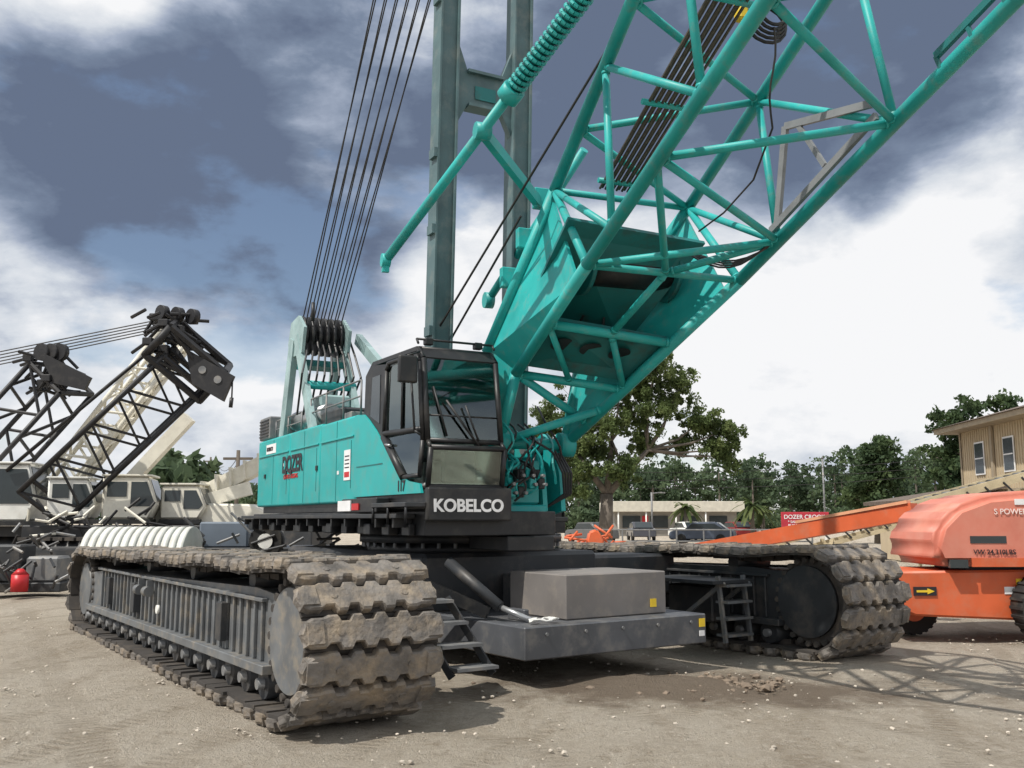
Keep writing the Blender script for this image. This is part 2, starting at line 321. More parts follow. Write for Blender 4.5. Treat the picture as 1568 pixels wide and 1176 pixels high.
for i in range(2): cr.box('roof_light',BLACK,UP,(.1+i*.62,.28,3.6),(.2+i*.62,.36,3.68),.01)
cr.box('cab_mirror',BLACK,UP,(-.30,.05,3.12),(-.08,.12,3.42),.02,2); cr.tube('cab_mirror',BLACK,U(-.19,.1,3.42),U(0,.2,3.5),.012)
cr.tube('wiper',BLACK,U(.25,-.0,2.55),U(.12,.09,3.1),.012); cr.tube('wiper',BLACK,U(.62,-.045,2.44),U(.25,.03,2.95),.014); cr.tube('wiper',BLACK,U(.62,-.03,2.5),U(.48,.02,2.9),.012)
cr.tube('windshield_bar',BLACK,U(.03,.06,2.78),U(CW-.03,.06,2.78),.01)
SEAT=M('seat_fabric',(.10,.105,.11),.8)
cr.box('operator_seat',SEAT,UP,(.28,.95,2.35),(.72,1.45,2.5),.05,2); cr.box('operator_seat',SEAT,UP,(.28,1.4,2.4),(.72,1.55,3.05),.05,2); cr.box('operator_seat',SEAT,UP,(.38,1.42,3.05),(.62,1.52,3.25),.03,2)
for x in (.12,.76): cr.box('control_console',LGREY,UP,(x,.6,2.05),(x+.12,1.3,2.6),.03,2); cr.tube('control_console',BLACK,U(x+.06,.7,2.6),U(x+.06,.65,2.8),.015)
cr.box('control_console',SEAT,UP,(.3,.2,2.05),(.7,.3,2.4),.02)
cr.box('interior_paper',WLET,UP,(.02,.75,2.68),(.03,.95,2.85))
cr.box('nameplate_panel',BLACK,UP,(-.01,-.1,1.63),(1.0,-.005,1.99),.02,2)
cr.text('front_lettering',WLET,'KOBELCO',basis(U(.05,-.106,1.735),UR,Z),.185,.006)
cr.text('side_lettering',DLET,'DOZER',basis(U(-.006,6.0,2.40),-UB,Z),.36,.012)
cr.text('side_lettering_small',RLET,'CRANE & RIGGING',basis(U(-.006,5.9,2.29),-UB,Z),.10,.001)
cr.text('side_number',DLET,'117',basis(U(-.03,.75,1.97),-UB,Z),.16,.006)
cr.text('side_sticker_text',DLET,'KOBELCO',basis(U(-.012,7.05,2.81),-UB,Z),.09,.002)
for s in (1.02,1.28,1.75,2.0):
    pl=[(.75,1.7),(.45,1.75),(.5,2.2),(.72,2.62),(.95,2.72),(1.2,2.6),(1.5,1.9),(1.5,1.7)]
    cr.plate('boom_foot_lug',TEAL,[U(s,y,z) for y,z in pl],.06)
cr.tube('boom_foot_pin',STEEL,U(.98,.95,2.52),U(1.34,.95,2.52),.07,n=16); cr.tube('boom_foot_pin',STEEL,U(1.7,.95,2.52),U(2.06,.95,2.52),.07,n=16)
cr.box('front_frame',TEAL,UP,(1.0,.35,1.55),(1.72,.9,1.82),.02); cr.box('front_frame',TEAL,UP,(1.3,.5,1.83),(1.7,.8,2.35),.02)
cr.box('front_frame',TEALD,UP,(1.02,.3,1.62),(1.2,.34,2.1),.01); cr.box('front_frame',TEAL,UP,(1.05,1.5,1.76),(1.95,2.4,2.6),.03)
for i in range(9):
    x=1.02+.11*(i%5)+.02*i; z=1.9+.1*(i//3)
    cr.box('valve_block',TEAL if i%2 else BLACK,UP,(x,.22+.03*(i%3),z),(x+.09,.36,z+.13),.012)
    cr.tube('valve_block',STEEL,U(x+.04,.2,z+.05),U(x+.04,.14,z+.05),.02,n=8)
for i in range(24):
    x=1.0+random.random()*.9; z0=1.85+random.random()*.5; x2=x+random.uniform(-.25,.35); z1=z0+random.uniform(.2,.7)
    pts=[]
    for k in range(9):
        w=k/8; pts.append(U(x+(x2-x)*w+.06*math.sin(w*6+i),.28-.22*math.sin(w*math.pi)+.3*w,z0+(z1-z0)*w))
    cr.path('hydraulic_hose',TEAL if i%3==0 else BLACK,pts,.014,6)
for i in range(4): cr.path('hydraulic_hose',BLACK,[U(1.8+.05*i,.4,2.5-.03*i),U(1.9+.04*i,.3,2.2),U(1.95+.03*i,.35,1.95),U(1.8,.5,1.8)],.015,6)
cr.box('right_step_deck',DARK,UP,(1.75,1.0,1.62),(2.4,1.39,1.68),.01); cr.tube('right_step_rail',BLACK,U(2.35,1.05,1.68),U(2.35,1.05,2.1),.018); cr.tube('right_step_rail',BLACK,U(2.35,1.05,2.1),U(1.8,1.05,2.1),.018)
cr.box('front_lower_frame',BLACK,UP,(1.0,.0,1.30),(1.6,1.0,1.46),.01)
# top of engine house
cr.box('exhaust_box',STEEL,UP,(.05,7.2,3.05),(.6,7.9,3.45),.02)
for i in range(6): cr.box('exhaust_louvre',DARK,UP,(.03,7.22,3.1+i*.055),(.05,7.85,3.12+i*.055))
cr.tube('exhaust_pipe',SILVER,U(.35,4.6,3.25),U(.35,6.4,3.3),.16,n=20); cr.tube('exhaust_pipe',SILVER,U(.35,6.4,3.3),U(.3,7.0,3.15),.09,n=14)
cr.box('roof_equipment',DARK,UP,(.2,3.6,3.0),(.9,4.6,3.25),.03); cr.box('roof_equipment',LBLUE,UP,(.3,5.0,3.4),(.8,5.7,3.6),.03)
for i in range(7): cr.box('roof_equipment',WHITE if i%2 else STEEL,UP,(.15+.1*(i%3),3.0+.6*i,3.03),(.35+.1*(i%3),3.3+.6*i,3.12+.05*(i%4)),.01)
def rail(pts,h,part='handrail'):
    for i,p in enumerate(pts):
        cr.tube(part,STEEL,U(p[0],p[1],p[2]),U(p[0],p[1],p[2]+h),.014)
        if i:
            q=pts[i-1]
            for k in (1,.55): cr.tube(part,STEEL,U(p[0],p[1],p[2]+h*k),U(q[0],q[1],q[2]+h*k),.012)
rail([(.1,2.45,3.0),(.1,3.2,3.0),(.1,4.0,3.0),(.1,4.8,3.0)],.48); rail([(.1,5.3,3.0),(.1,6.1,3.0),(.1,6.9,3.0)],.33); rail([(.95,2.6,3.0),(.95,3.6,3.0),(.95,4.6,3.0)],.55)
for s in (.1,.85):
    cr.beam('gantry_leg',LBLUE,U(s,6.5,2.6),U(s,5.9,4.6),.1,.28); cr.beam('gantry_leg',LBLUE,U(s,4.6,2.9),U(s,5.7,4.6),.08,.2)
    cr.plate('gantry_head',LBLUE,[U(s,5.35,4.3),U(s,5.25,4.7),U(s,5.6,4.95),U(s,6.05,4.9),U(s,6.2,4.55),U(s,6.0,4.3)],.05)
cr.tube('gantry_cross',TEAL,U(.1,5.1,3.75),U(.9,5.1,3.75),.07); cr.box('gantry_cross',TEALD,UP,(.15,5.4,4.1),(.8,5.9,4.2))
for i in range(6): 
    x=.15+i*.12
    cr.tube('gantry_sheave',BLACK,U(x,5.75,4.65),U(x+.045,5.75,4.65),.32,n=24); cr.tube('gantry_sheave',STEEL,U(x-.01,5.75,4.65),U(x+.055,5.75,4.65),.11,n=12)
cr.beam('gantry_link',LBLUE,U(1.15,4.0,3.7),U(1.1,5.6,4.65),.1,.18); cr.tube('hoist_drum',BLACK,U(.9,4.4,3.05),U(2.0,4.4,3.05),.38,n=24)
for i in range(9): cr.path('gantry_hose',BLACK,[U(.05+.1*i,5.4,3.3),U(.0+.12*i,5.0,3.9),U(.15+.1*i,5.3,4.3),U(.2+.09*i,5.6,4.6+.05*(i%3))],.018,6)
cr.tube('beacon',BLACK,U(.2,5.2,4.8),U(.2,5.2,5.1),.03)
# mast
mb0=U(.68,1.3,2.5); mb1=U(1.76,1.3,2.5)
lean=V((.16,-.1,10.)); 
for b in (mb0,mb1):
    tp=b+lean; 
    cr.beam('mast_leg',MASTM,b,tp,.22,.16,up=-UB); 
    for sg in (-1,1):
        off=UR*sg*.123; cr.beam('mast_leg_flange',MASTM,b+off,tp+off,.025,.26,up=-UB)
    cr.tube('mast_pin',STEEL,b-UR*.25,b+UR*.25,.1,n=14)
def mp(k,z): b=(mb0,mb1)[k]; w=(z-2.5)/10; return b+lean*w
cr.plate('mast_cross_frame',MASTM,[mp(0,8.0)+UR*.09,mp(0,7.25)+UR*.10,mp(0,6.6)+UR*.09,mp(0,7.02)+UR*.30,mp(1,7.02)-UR*.30,mp(1,6.6)-UR*.09,mp(1,7.25)-UR*.1,mp(1,8.0)-UR*.09,mp(1,7.45)-UR*.3,mp(0,7.45)+UR*.3],.10)
cr.beam('mast_cross_frame',MASTM,mp(0,7.46)+UR*.28,mp(1,7.46)-UR*.28,.22,.04); cr.beam('mast_cross_frame',MASTM,mp(0,7.0)+UR*.3,mp(1,7.0)-UR*.3,.22,.04)
cr.box('mast_plate',TEALD,basis(mp(0,7.1)+UR*.4-UB*.06,UR,Z),(0,0,0),(.3,.18,.01))
for z in (3.9,5.2,6.2,8.3,9.5): cr.box('mast_joint',MASTM,basis(mp(0,z),UR,UB),(-.18,-.12,0),(-.137,.05,.12))
head=[mp(0,12.3),mp(1,12.3)]
for i in range(12):
    a=U(.17+.058*i,5.75+.22*((i%2)*2-1),4.75+.1*(i%2)); w=i/11; b=head[0]*(1-w)+head[1]*w
    cr.tube('luffing_rope',ROPE,a,b-UR*.35,.0115,n=5)
# ---------------- boom
az=math.radians(20); el=math.radians(20.3)
bd=V((math.sin(az)*math.cos(el),-math.cos(az)*math.cos(el),math.sin(el))); br=V((math.cos(az),math.sin(az),0)); bn=br.cross(bd); bn=bn if bn.z>0 else -bn
BP=V((1.85,8.73,5.27))
def ch(c,t):
    a,b,k={'A':(-1,1,-.096),'B':(-1,-1,0),'C':(1,-1,.03),'D':(1,1,-.065)}[c]
    return BP+br*a*.9+bn*b*.79+bd*t+V((k*t,0,0))
lugL=V((-.15,11.2,2.55)); lugR=V((.65,11.6,2.55)); Am=V((-.30,11.13,3.62)); Bm=V((.046,10.97,3.34)); Dm=V((.85,11.62,3.62))
TE=7.2; rc=.066
low={'A':[(-1.9),Am,lugL],'B':[(-1.1),Bm,lugL],'C':[(-1.1),lugR],'D':[(-1.9),Dm,lugR]}
for c in 'ABCD':
    cr.tube('boom_chord',TEALB,ch(c,TE),ch(c,low[c][0]),rc,n=16); p=ch(c,low[c][0])
    for q in low[c][1:]: cr.tube('boom_chord',TEALB,p,q,rc,n=16); p=q
def brc(p,q,r=.038):
    cr.tube('boom_lacing',TEALB,p,q,r,n=12)
    d=(q-p).normalized()
    for e,s in ((p,1),(q,-1)): cr.tube('boom_weld',TEALB,e+d*s*.06,e+d*s*.085,r+.006,n=12)
An=[-1.9+1.9*i for i in range(5)]; Bn=[-.5+1.75*i for i in range(5)]
for i in range(5):
    brc(ch('A',An[i]),ch('B',Bn[i])); 
    if i+1<5: brc(ch('B',Bn[i]),ch('A',An[i+1]))
brc(ch('A',-1.9),ch('B',-1.1),.045)
Cn=[-.4,1.3,3.,4.7,6.4]; Dn=[-1.9,-.1,1.7,3.5,5.3,7.1]
for i in range(5):
    brc(ch('D',Dn[i]),ch('C',Cn[i])); brc(ch('C',Cn[i]),ch('D',Dn[i+1]))
brc(ch('D',-1.9),ch('C',-1.1),.045)
Bb=[-1.1,.5,2.2,3.9,5.6]
for i in range(5):
    brc(ch('B',Bb[i]),ch('C',Cn[i])); brc(ch('C',Cn[i]),ch('B',Bb[min(i+1,4)]))
brc(ch('B',-1.1),ch('C',-1.1))
midb=(ch('B',-1.1)+ch('C',-1.1))/2; brc(midb,ch('B',.45)); brc(midb,ch('C',-.4))
Ab=[-1.9,-.9,.8,2.5,4.2,5.9]
brc(ch('A',-1.9),ch('D',-1.9))
for i in range(5):
    brc(ch('D',Dn[i]),ch('A',Ab[i+1])); brc(ch('A',Ab[i+1]),ch('D',Dn[i+1]))
cr.plate('boom_butt_side_plate',TEALB,[ch('A',-2.0),ch('B',-1.35),Bm+(ch('B',-1.1)-Bm)*.02,lugL+V((.03,0,.1)),Am],.04)
cr.plate('boom_butt_side_plate',TEALB,[ch('D',-2.0),ch('C',-1.35),lugR+V((0,0,.05)),Dm],.04)
cr.plate('boom_butt_top_plate',TEALB,[ch('A',-2.6),ch('D',-2.6),Dm,Am],.03)
def bB(k): return ch('B',-1.1)*(1-k)+Bm*k
def bC(k): return ch('C',-1.1)*(1-k)+lugR*k
brc(bB(.5),bC(.35),.05); brc(bB(1.),bC(.63),.05); brc(bB(.5),(bB(1)+bC(.63))/2,.036); brc(midb,(bB(.5)+bC(.35))/2,.04); brc((bB(.5)+bC(.35))/2,bC(.63),.04)
up_in=bn*.12
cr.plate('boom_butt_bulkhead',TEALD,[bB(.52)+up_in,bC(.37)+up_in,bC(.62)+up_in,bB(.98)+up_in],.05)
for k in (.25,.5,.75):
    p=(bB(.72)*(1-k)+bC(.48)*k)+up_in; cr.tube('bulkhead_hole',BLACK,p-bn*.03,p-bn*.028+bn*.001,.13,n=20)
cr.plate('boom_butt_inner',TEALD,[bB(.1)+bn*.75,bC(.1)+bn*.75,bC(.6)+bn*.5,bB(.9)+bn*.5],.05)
pc=(ch('A',-1.9)+ch('D',-1.9)+ch('B',-1.1)+ch('C',-1.1))/4-bd*.5
cr.tube('boom_winch',BLACK,pc-br*.5-bn*.1,pc+br*.5-bn*.1,.26,n=20); cr.tube('boom_winch',TEALD,pc-br*.55-bn*.1,pc-br*.5-bn*.1,.36,n=24); cr.tube('boom_winch',TEALD,pc+br*.5-bn*.1,pc+br*.55-bn*.1,.36,n=24)
for i in range(12):
    a=pc+V((random.uniform(-.5,.5),random.uniform(.1,.5),random.uniform(-.8,-.2))); b=a+V((random.uniform(-.4,.4),random.uniform(0,.3),random.uniform(-.4,.1)))
    m_=(a+b)/2+V((0,0,-.12)); cr.path('boom_hose',BLACK,[a,m_,b],.016,6)
brc(lugL,lugR,.07); brc(lugR,bC(.63),.05); brc(lugL,bC(.75),.05); brc(Bm,bC(.85),.05)
for p in (lugL,lugR): cr.tube('boom_foot_eye',TEALB,p-br*.09,p+br*.09,.15,n=18)
GRY=M('grey_ladder',(.22,.23,.24),.5,dirt=(.1,.1,.1),amt=.5)
def cc_(t,o): return ch('C',t)+bn*o-br*.05
cr.beam('boom_ladder',GRY,cc_(-.4,.12),cc_(1.2,.16),.04,.07); cr.beam('boom_ladder',GRY,cc_(-.3,.1),cc_(.2,.95),.04,.07); cr.beam('boom_ladder',GRY,cc_(.2,.95),cc_(1.2,.3),.04,.07); cr.beam('boom_ladder',GRY,cc_(.35,.85),cc_(.5,.2),.03,.05)
cr.beam('boom_ladder',TEALD,cc_(1.9,.14),cc_(4.4,.14),.04,.06); 
for i in range(8): cr.beam('boom_ladder',TEALD,cc_(1.9+.33*i,.0),cc_(1.9+.33*i,.14),.03,.03)
r0=V((1.14,10.19,5.3)); r1=V((1.78,7.0,5.85)); rd=(r1-r0)
for i in range(11):
    o=br*(-.17+.034*i)+bn*(.02*(i%2)); cr.tube('pendant_rope',ROPE2,r0+o,r0+o*1.0+rd*2.1,.0145,n=6)
for i in range(3): cr.tube('rope_clamp',TEALB,r0+rd*(.05+.45*i)-br*.24,r0+rd*(.05+.45*i)+br*.24,.03)
hb=V((2.21,7.48,5.88))
for k in range(5):
    R=.12+.02*k; pts=[hb+br*(R*math.cos(a*.42))+Z*(R*.8*math.sin(a*.42)) -bd*.03*k for a in range(16)]; cr.path('cable_coil',BLACK,pts,.016,6)
cr.box('anchor_shackle',YEL,basis(V((1.95,7.5,5.92)),br,Z),(-.06,-.1,-.05),(.04,.10,.05),.02)
p0=hb-Z*.12
pts=[p0+V((.02*math.sin(k),.3*k/10,-1.15*k/10)) for k in range(8)]; pts+= [pts[-1]+V((-.1,.3,-.35)),pts[-1]+V((-.3,.6,-.55)),pts[-1]+V((-.45,1.0,-.6))]
cr.path('loose_cable',ROPE,pts,.009,6)
for k in range(4):
    c0=ch('C',-.35); pts=[c0+V((-.1*j-.02*k,.06*j,-.16*math.sin(j/8*3.14)*(1+.15*k))) for j in range(9)]; cr.path('boom_hose',BLACK,pts,.010,6)
def backstop(p0,tag):
    dv=V((1.47,-1.72,1.26)).normalized()
    cr.tube('backstop_tube',TEALB,p0,p0+dv*2.62,.055,n=14); cr.tube('backstop_tube',TEALD,p0+dv*2.6,p0+dv*6,.06,n=14)
    cr.tube('backstop_eye',TEALB,p0-br*.05,p0+br*.05,.08,n=14); cr.box('backstop_eye',TEALB,basis(p0,br,Z),(-.04,-.14,-.03),(.04,0,.03))
    ax=dv.orthogonal().normalized(); ay=dv.cross(ax)
    pts=[p0+dv*(2.62+i*.0055)+(ax*math.cos(i*6.2832/12)+ay*math.sin(i*6.2832/12))*.088 for i in range(12*42)]
    cr.path('backstop_spring',TEALB,pts,.021,6)
    cr.tube('backstop_collar',TEALB,p0+dv*2.5,p0+dv*2.64,.12,n=16)
b0=V((-1.47,10.7,4.63)); backstop(b0,'a')
dv=V((1.47,-1.72,1.26)).normalized()
b1=V((-.32,12.6,4.6)); cr.tube('backstop_tube',TEALB,b1,b1+V((1.2,-1.6,1.5)),.055,n=12); cr.tube('backstop_eye',TEALB,b1-br*.06,b1+br*.06,.11,n=14)
cr.beam('backstop_link',TEALB,b0+dv*2.05,ch('A',-2.0)+V((-.15,.1,-.05)),.08,.12); cr.tube('backstop_link',TEALB,b0+dv*2.05-br*.08,b0+dv*2.05+br*.08,.09)
for k in range(3):
    q=ch('A',-2.0)*(1-.25*k)+Am*.25*k; cr.box('boom_bracket',TEALB,basis(q+V((-.12,.1,0)),br,Z),(-.1,-.12,-.05),(.08,.12,.05),.01)
cr.tube('hoist_rope',ROPE,U(.6,2.0,3.5),V((1.35,8.2,6.75)),.014,n=6); cr.tube('hoist_rope',ROPE,U(.85,2.1,3.4),V((.1,10.2,5.0)),.014,n=6)
cr.done()

# ================================================================== GROUND
def ground():
    bm=bmesh.new()
    def axis():
        a=list(np.linspace(-30,30,241)); ext=[40,60,100,200,500,1500]; return [-e for e in ext[::-1]]+a+ext
    X=axis(); Y=[y+15 for y in axis()]
    def rut(x,y,a,c,w):
        d=x*math.cos(a)+y*math.sin(a)-c+.35*math.sin(.35*(y-x)); return sum(-.028*math.exp(-((d-o)/w)**2)+.016*math.exp(-((abs(d-o)-w*1.9)/w)**2) for o in (0,1.9))
    vs=[[None]*len(X) for _ in Y]
    for j,y in enumerate(Y):
        for i,x in enumerate(X):
            z=0
            if abs(x)<29 and -14<y<44:
                z=.018*math.sin(x*1.3+.7*y)+.014*math.sin(y*2.1-x*.8)+.01*math.sin(3.7*x+2.2*y)+rut(x,y,.5,4.2,.2)+rut(x,y,1.35,6.0,.2)
            z+=.09*math.exp(-((x-1.6)**2/.5+(y-9.9)**2/.15))*(1+.4*math.sin(9*x+4*y))
            vs[j][i]=bm.verts.new((x,y,z-.03))
    for j in range(len(Y)-1):
        for i in range(len(X)-1):
            f=bm.faces.new((vs[j][i],vs[j][i+1],vs[j+1][i+1],vs[j+1][i])); f.smooth=True
    me=bpy.data.meshes.new('ground'); bm.to_mesh(me); bm.free()
    m=bpy.data.materials.new('sandy_gravel'); m.use_nodes=True; nt=m.node_tree; N=nt.nodes; L=nt.links; b=N['Principled BSDF']; b.inputs['Roughness'].default_value=.95; b.inputs['Specular IOR Level'].default_value=.15
    tc=N.new('ShaderNodeTexCoord')
    def mapped(sc,rot=0.,loc=(0,0,0)):
        mp_=N.new('ShaderNodeMapping'); mp_.inputs['Scale'].default_value=sc; mp_.inputs['Rotation'].default_value=(0,0,rot); mp_.inputs['Location'].default_value=loc; L.new(tc.outputs['Object'],mp_.inputs[0]); return mp_.outputs[0]
    def noise(s,d=8,r=.6,sc=None,rot=.6):
        n=N.new('ShaderNodeTexNoise'); n.inputs['Scale'].default_value=s; n.inputs['Detail'].default_value=d; n.inputs['Roughness'].default_value=r
        L.new(mapped(sc,rot) if sc else tc.outputs['Object'],n.inputs['Vector'])
        return n.outputs[0]
    def ramp(x,a,b_,c=0,d=1):
        r=N.new('ShaderNodeMapRange'); r.inputs[1].default_value=a; r.inputs[2].default_value=b_; r.inputs[3].default_value=c; r.inputs[4].default_value=d; L.new(x,r.inputs[0]); return r.outputs[0]
    def mth(op,a,b_):
        n=N.new('ShaderNodeMath'); n.operation=op
        for k,v in enumerate((a,b_)):
            if isinstance(v,(int,float)): n.inputs[k].default_value=v
            else: L.new(v,n.inputs[k])
        return n.outputs[0]
    def mix(f,a,b_):
        x=N.new('ShaderNodeMix'); x.data_type='RGBA'
        L.new(f,x.inputs[0])
        for k,v in ((6,a),(7,b_)):
            if isinstance(v,tuple): x.inputs[k].default_value=(*v,1)
            else: L.new(v,x.inputs[k])
        return x.outputs[2]
    c=mix(ramp(noise(.35,6),.35,.65),(.53,.46,.365),(.62,.555,.46))
    c=mix(ramp(noise(1.4,9,.75,(1,.2,1),.55),.5,.64,0,.75),c,(.41,.34,.26))
    c=mix(ramp(noise(.9,9,.75,(.15,1,1),.2),.54,.66,0,.6),c,(.45,.375,.285))
    c=mix(ramp(noise(12,9,.75),.48,.64,0,.75),c,(.68,.62,.53))
    c=mix(ramp(noise(5,9,.8),.54,.63,0,.65),c,(.35,.285,.215))
    c=mix(ramp(noise(55,5,.75),.54,.66,0,.75),c,(.27,.22,.17))
    tracks=[]
    for rot,sc in ((.35,.30),(-.5,.22)):
        wv=N.new('ShaderNodeTexWave'); wv.inputs['Scale'].default_value=sc; wv.inputs['Distortion'].default_value=1.6; wv.inputs['Detail'].default_value=2; wv.inputs['Detail Scale'].default_value=.15; L.new(mapped((1,1,1),rot),wv.inputs['Vector'])
        tr_=N.new('ShaderNodeTexWave'); tr_.inputs['Scale'].default_value=3.2; tr_.bands_direction='Y'; L.new(mapped((1,1,1),rot),tr_.inputs['Vector'])
        t_=mth('MULTIPLY',mth('MULTIPLY',ramp(wv.outputs[0],.82,.94),ramp(tr_.outputs[0],.3,.7,.45,1)),ramp(noise(.5,5,.6),.42,.58)); tracks.append(t_)
    tk_=mth('MAXIMUM',tracks[0],tracks[1]); c=mix(mth('MULTIPLY',tk_,.55),c,(.34,.28,.21))
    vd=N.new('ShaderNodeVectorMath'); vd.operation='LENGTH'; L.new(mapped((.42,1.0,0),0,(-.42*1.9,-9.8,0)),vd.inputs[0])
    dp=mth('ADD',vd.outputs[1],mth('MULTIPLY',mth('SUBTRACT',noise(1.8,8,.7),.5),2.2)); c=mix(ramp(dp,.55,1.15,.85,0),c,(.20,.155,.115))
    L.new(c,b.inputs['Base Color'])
    h=mth('SUBTRACT',mth('ADD',mth('ADD',noise(7,11,.8),noise(50,4,.7)),mth('MULTIPLY',noise(2.2,6,.7),1.5)),mth('MULTIPLY',tk_,.5))
    bp=N.new('ShaderNodeBump'); bp.inputs['Strength'].default_value=.95; bp.inputs['Distance'].default_value=.08; L.new(h,bp.inputs['Height']); L.new(bp.outputs[0],b.inputs['Normal'])
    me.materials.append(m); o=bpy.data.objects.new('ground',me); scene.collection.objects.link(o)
ground()
def scatter(name,n,fx,fy,rmin,rmax,mat,flat=.6):
    bm=bmesh.new()
    for i in range(n):
        x,y=fx(),fy(); r=rmin*(rmax/rmin)**(random.random()**2.5)
        m=Matrix.Translation((x,y,r*.15-.015))@Matrix.Rotation(random.random()*6,4,'Z')@Matrix.Diagonal((r*random.uniform(.7,1.3),r,r*flat,1))
        res=bmesh.ops.create_icosphere(bm,subdivisions=1,radius=1,matrix=m)
        for v in res['verts']: v.co+=V((random.uniform(-.2,.2)*r,random.uniform(-.2,.2)*r,random.uniform(-.15,.15)*r))
    me=bpy.data.meshes.new(name); bm.to_mesh(me); bm.free(); me.materials.append(mat); o=bpy.data.objects.new(name,me); scene.collection.objects.link(o)
scatter('gravel',4200,lambda:random.uniform(-9,9),lambda:4.5+13*random.random()**1.4,.006,.026,M('pebble',(.48,.43,.36),.9,var=.35,scale=8))
scatter('loose_dirt',420,lambda:random.gauss(1.6,.55),lambda:random.gauss(9.95,.28),.015,.06,M('mud',(.20,.155,.115),.95,var=.3,scale=8))

# ================================================================== BACKGROUND CRANES (left)
def lattice(g,part,mat,p,q,w,h,side,n,r1=.06,r2=.03):
    p=V(p);q=V(q);d=(q-p).normalized(); s=V(side).normalized(); u=s.cross(d).normalized()
    cs=[(-1,-1),(1,-1),(1,1),(-1,1)]
    P=lambda k,t:p+(q-p)*t+s*cs[k][0]*w/2+u*cs[k][1]*h/2
    for k in range(4): g.tube(part,mat,P(k,0),P(k,1),r1,n=8)
    for i in range(n):
        for k in range(4):
            k2=(k+1)%4; g.tube(part,mat,P(k if i%2 else k2,i/n),P(k2 if i%2 else k,(i+1)/n),r2,n=6)
    for t in (0,1):
        for k in range(4): g.tube(part,mat,P(k,t),P((k+1)%4,t),r1,n=6)
def cabin(g,F,w,d,z0,z1,col):
    h=z1-z0
    g.extr('cab_body',col,F,[(0,z0),(w-.1,z0),(w+.1,z0+h*.38),(w-.12,z1),(0,z1)],0,d,.05,2)
    def wn(pts): g.plate('cab_window',DGLASS,[F@V((x,-.012,z)) for x,z in pts],.01)
    wn([(w*.56,z0+h*.3),(w-.08,z0+h*.3),(w+.02,z0+h*.42),(w-.17,z1-.14),(w*.56,z1-.14)]); wn([(.12,z0+h*.52),(w*.48,z0+h*.52),(w*.48,z1-.14),(.12,z1-.14)])
    g.plate('cab_window',DGLASS,[F@V(p) for p in ((w+.105,.08,z0+h*.42),(w+.105,d-.08,z0+h*.42),(w-.09,d-.08,z1-.08),(w-.09,.08,z1-.08))],.012)
    g.box('cab_roof_edge',col,F,(-.03,-.04,z1+.001),(w-.05,d+.04,z1+.05),.01)
    g.box('cab_foot',BLACK,F,(0,-.02,z0-.12),(w-.05,d,z0-.003))
def crawler(g,F,L,w,h):
    g.box('crawler_body',BLACK,F,(0,0,.08),(L,w,h),.3,4)
    for i in range(int(L/.3)):
        g.box('crawler_shoes',BELT,F,(.05+i*.3,-.03,h-.02),(.28+i*.3,w+.03,h+.06)); 
    for i in range(int(L/.6)): g.tube('crawler_rollers',STEEL,F@V((.4+i*.6,-.02,.3)),F@V((.4+i*.6,-.08,.3)),.17,n=14)
    g.box('crawler_frame',DARK,F,(.5,-.06,.55),(L-.5,-.01,h-.25))
def clutter(g,part,c,sx,sz,n):
    for i in range(n):
        a=V((c[0]+random.uniform(-sx,sx),c[1]+random.uniform(-.4,.4),c[2]+random.uniform(-sz,sz)))
        g.tube(part,LATB,a,a+V((random.choice((-1,1))*random.uniform(.15,.5),.15,random.uniform(-.4,.1))),.045,n=6)
        if i%4==0: g.box(part,LATB,I,(a.x-.12,a.y-.1,a.z-.1),(a.x+.14,a.y+.1,a.z+.09),.02)
c1=G('white_lattice_crane',(-12.5,25,0))
F=frame((-15.6,25.2),8); crawler(c1,F,5.2,1.,1.25)
cabin(c1,frame((-14.9,24.6),10),2.35,1.6,1.6,3.1,WHITE)
c1.box('house',WHITE,frame((-17,26.3),8),(0,0,1.5),(3.5,2.0,2.9),.05,2); c1.box('stripe',RED,frame((-14.9,24.6),10),(.1,-.02,1.95),(1.1,-.012,1.99))
c1.box('lower_deck',BLACK,frame((-15.8,24.9),8),(0,0,1.2),(5.6,2,1.46))
lattice(c1,'boom',LATB,(-15.6,26.2,1.9),(-12.5,26,5.5),1.25,1.3,(.3,1,.1),6,.07,.045)
c1.plate('boom_head',LATB,[(-12.9,25.4,6.2),(-11.4,25.4,5.45),(-11.55,25.4,5.1),(-12.4,25.4,5.3)],.12)
clutter(c1,'boom_head',(-12.8,25.7,5.65),.65,.55,34)
for i in range(3): c1.tube('sheaves',LATB,(-12.95+.25*i,25.6,6.2),(-12.9+.25*i,25.75,6.2),.24,n=14)
for i in range(5): c1.tube('pendant',ROPE,(-18,26,5.1+.1*i),(-9.5,26.2,7.0+.08*i),.018,n=5)
c1.done()
c2=G('black_boom_crane',(-9.5,25,0))
F=frame((-12.2,23.6),-4); crawler(c2,F,4.6,.9,1.15)
lattice(c2,'boom',LATB,(-12.0,24.6,2.1),(-8.5,24.4,5.5),1.3,1.2,(.68,.35,-.6),8,.07,.035)
lattice(c2,'boom_tip',LATB,(-8.75,24.4,5.4),(-8.1,24.3,6.1),1.75,1.25,(.7,.35,-.62),2,.1,.06)
c2.plate('tip_plate',LATB,[(-8.3,23.8,5.95),(-7.05,23.8,5.25),(-7.3,23.8,4.6),(-8.1,23.8,5.05)],.15)
for x,z in ((-7.85,5.4),(-7.45,5.15)): c2.tube('tip_hole',STEEL,(x,23.7,z),(x,23.715,z),.10,n=14)
clutter(c2,'tip_machinery',(-8.9,24.2,6.45),.6,.55,40)
for i in range(3): c2.tube('tip_sheave',LATB,(-9.2+.4*i,24.2,7.0-.05*i),(-9.1+.4*i,24.35,7.0-.05*i),.2,n=14)
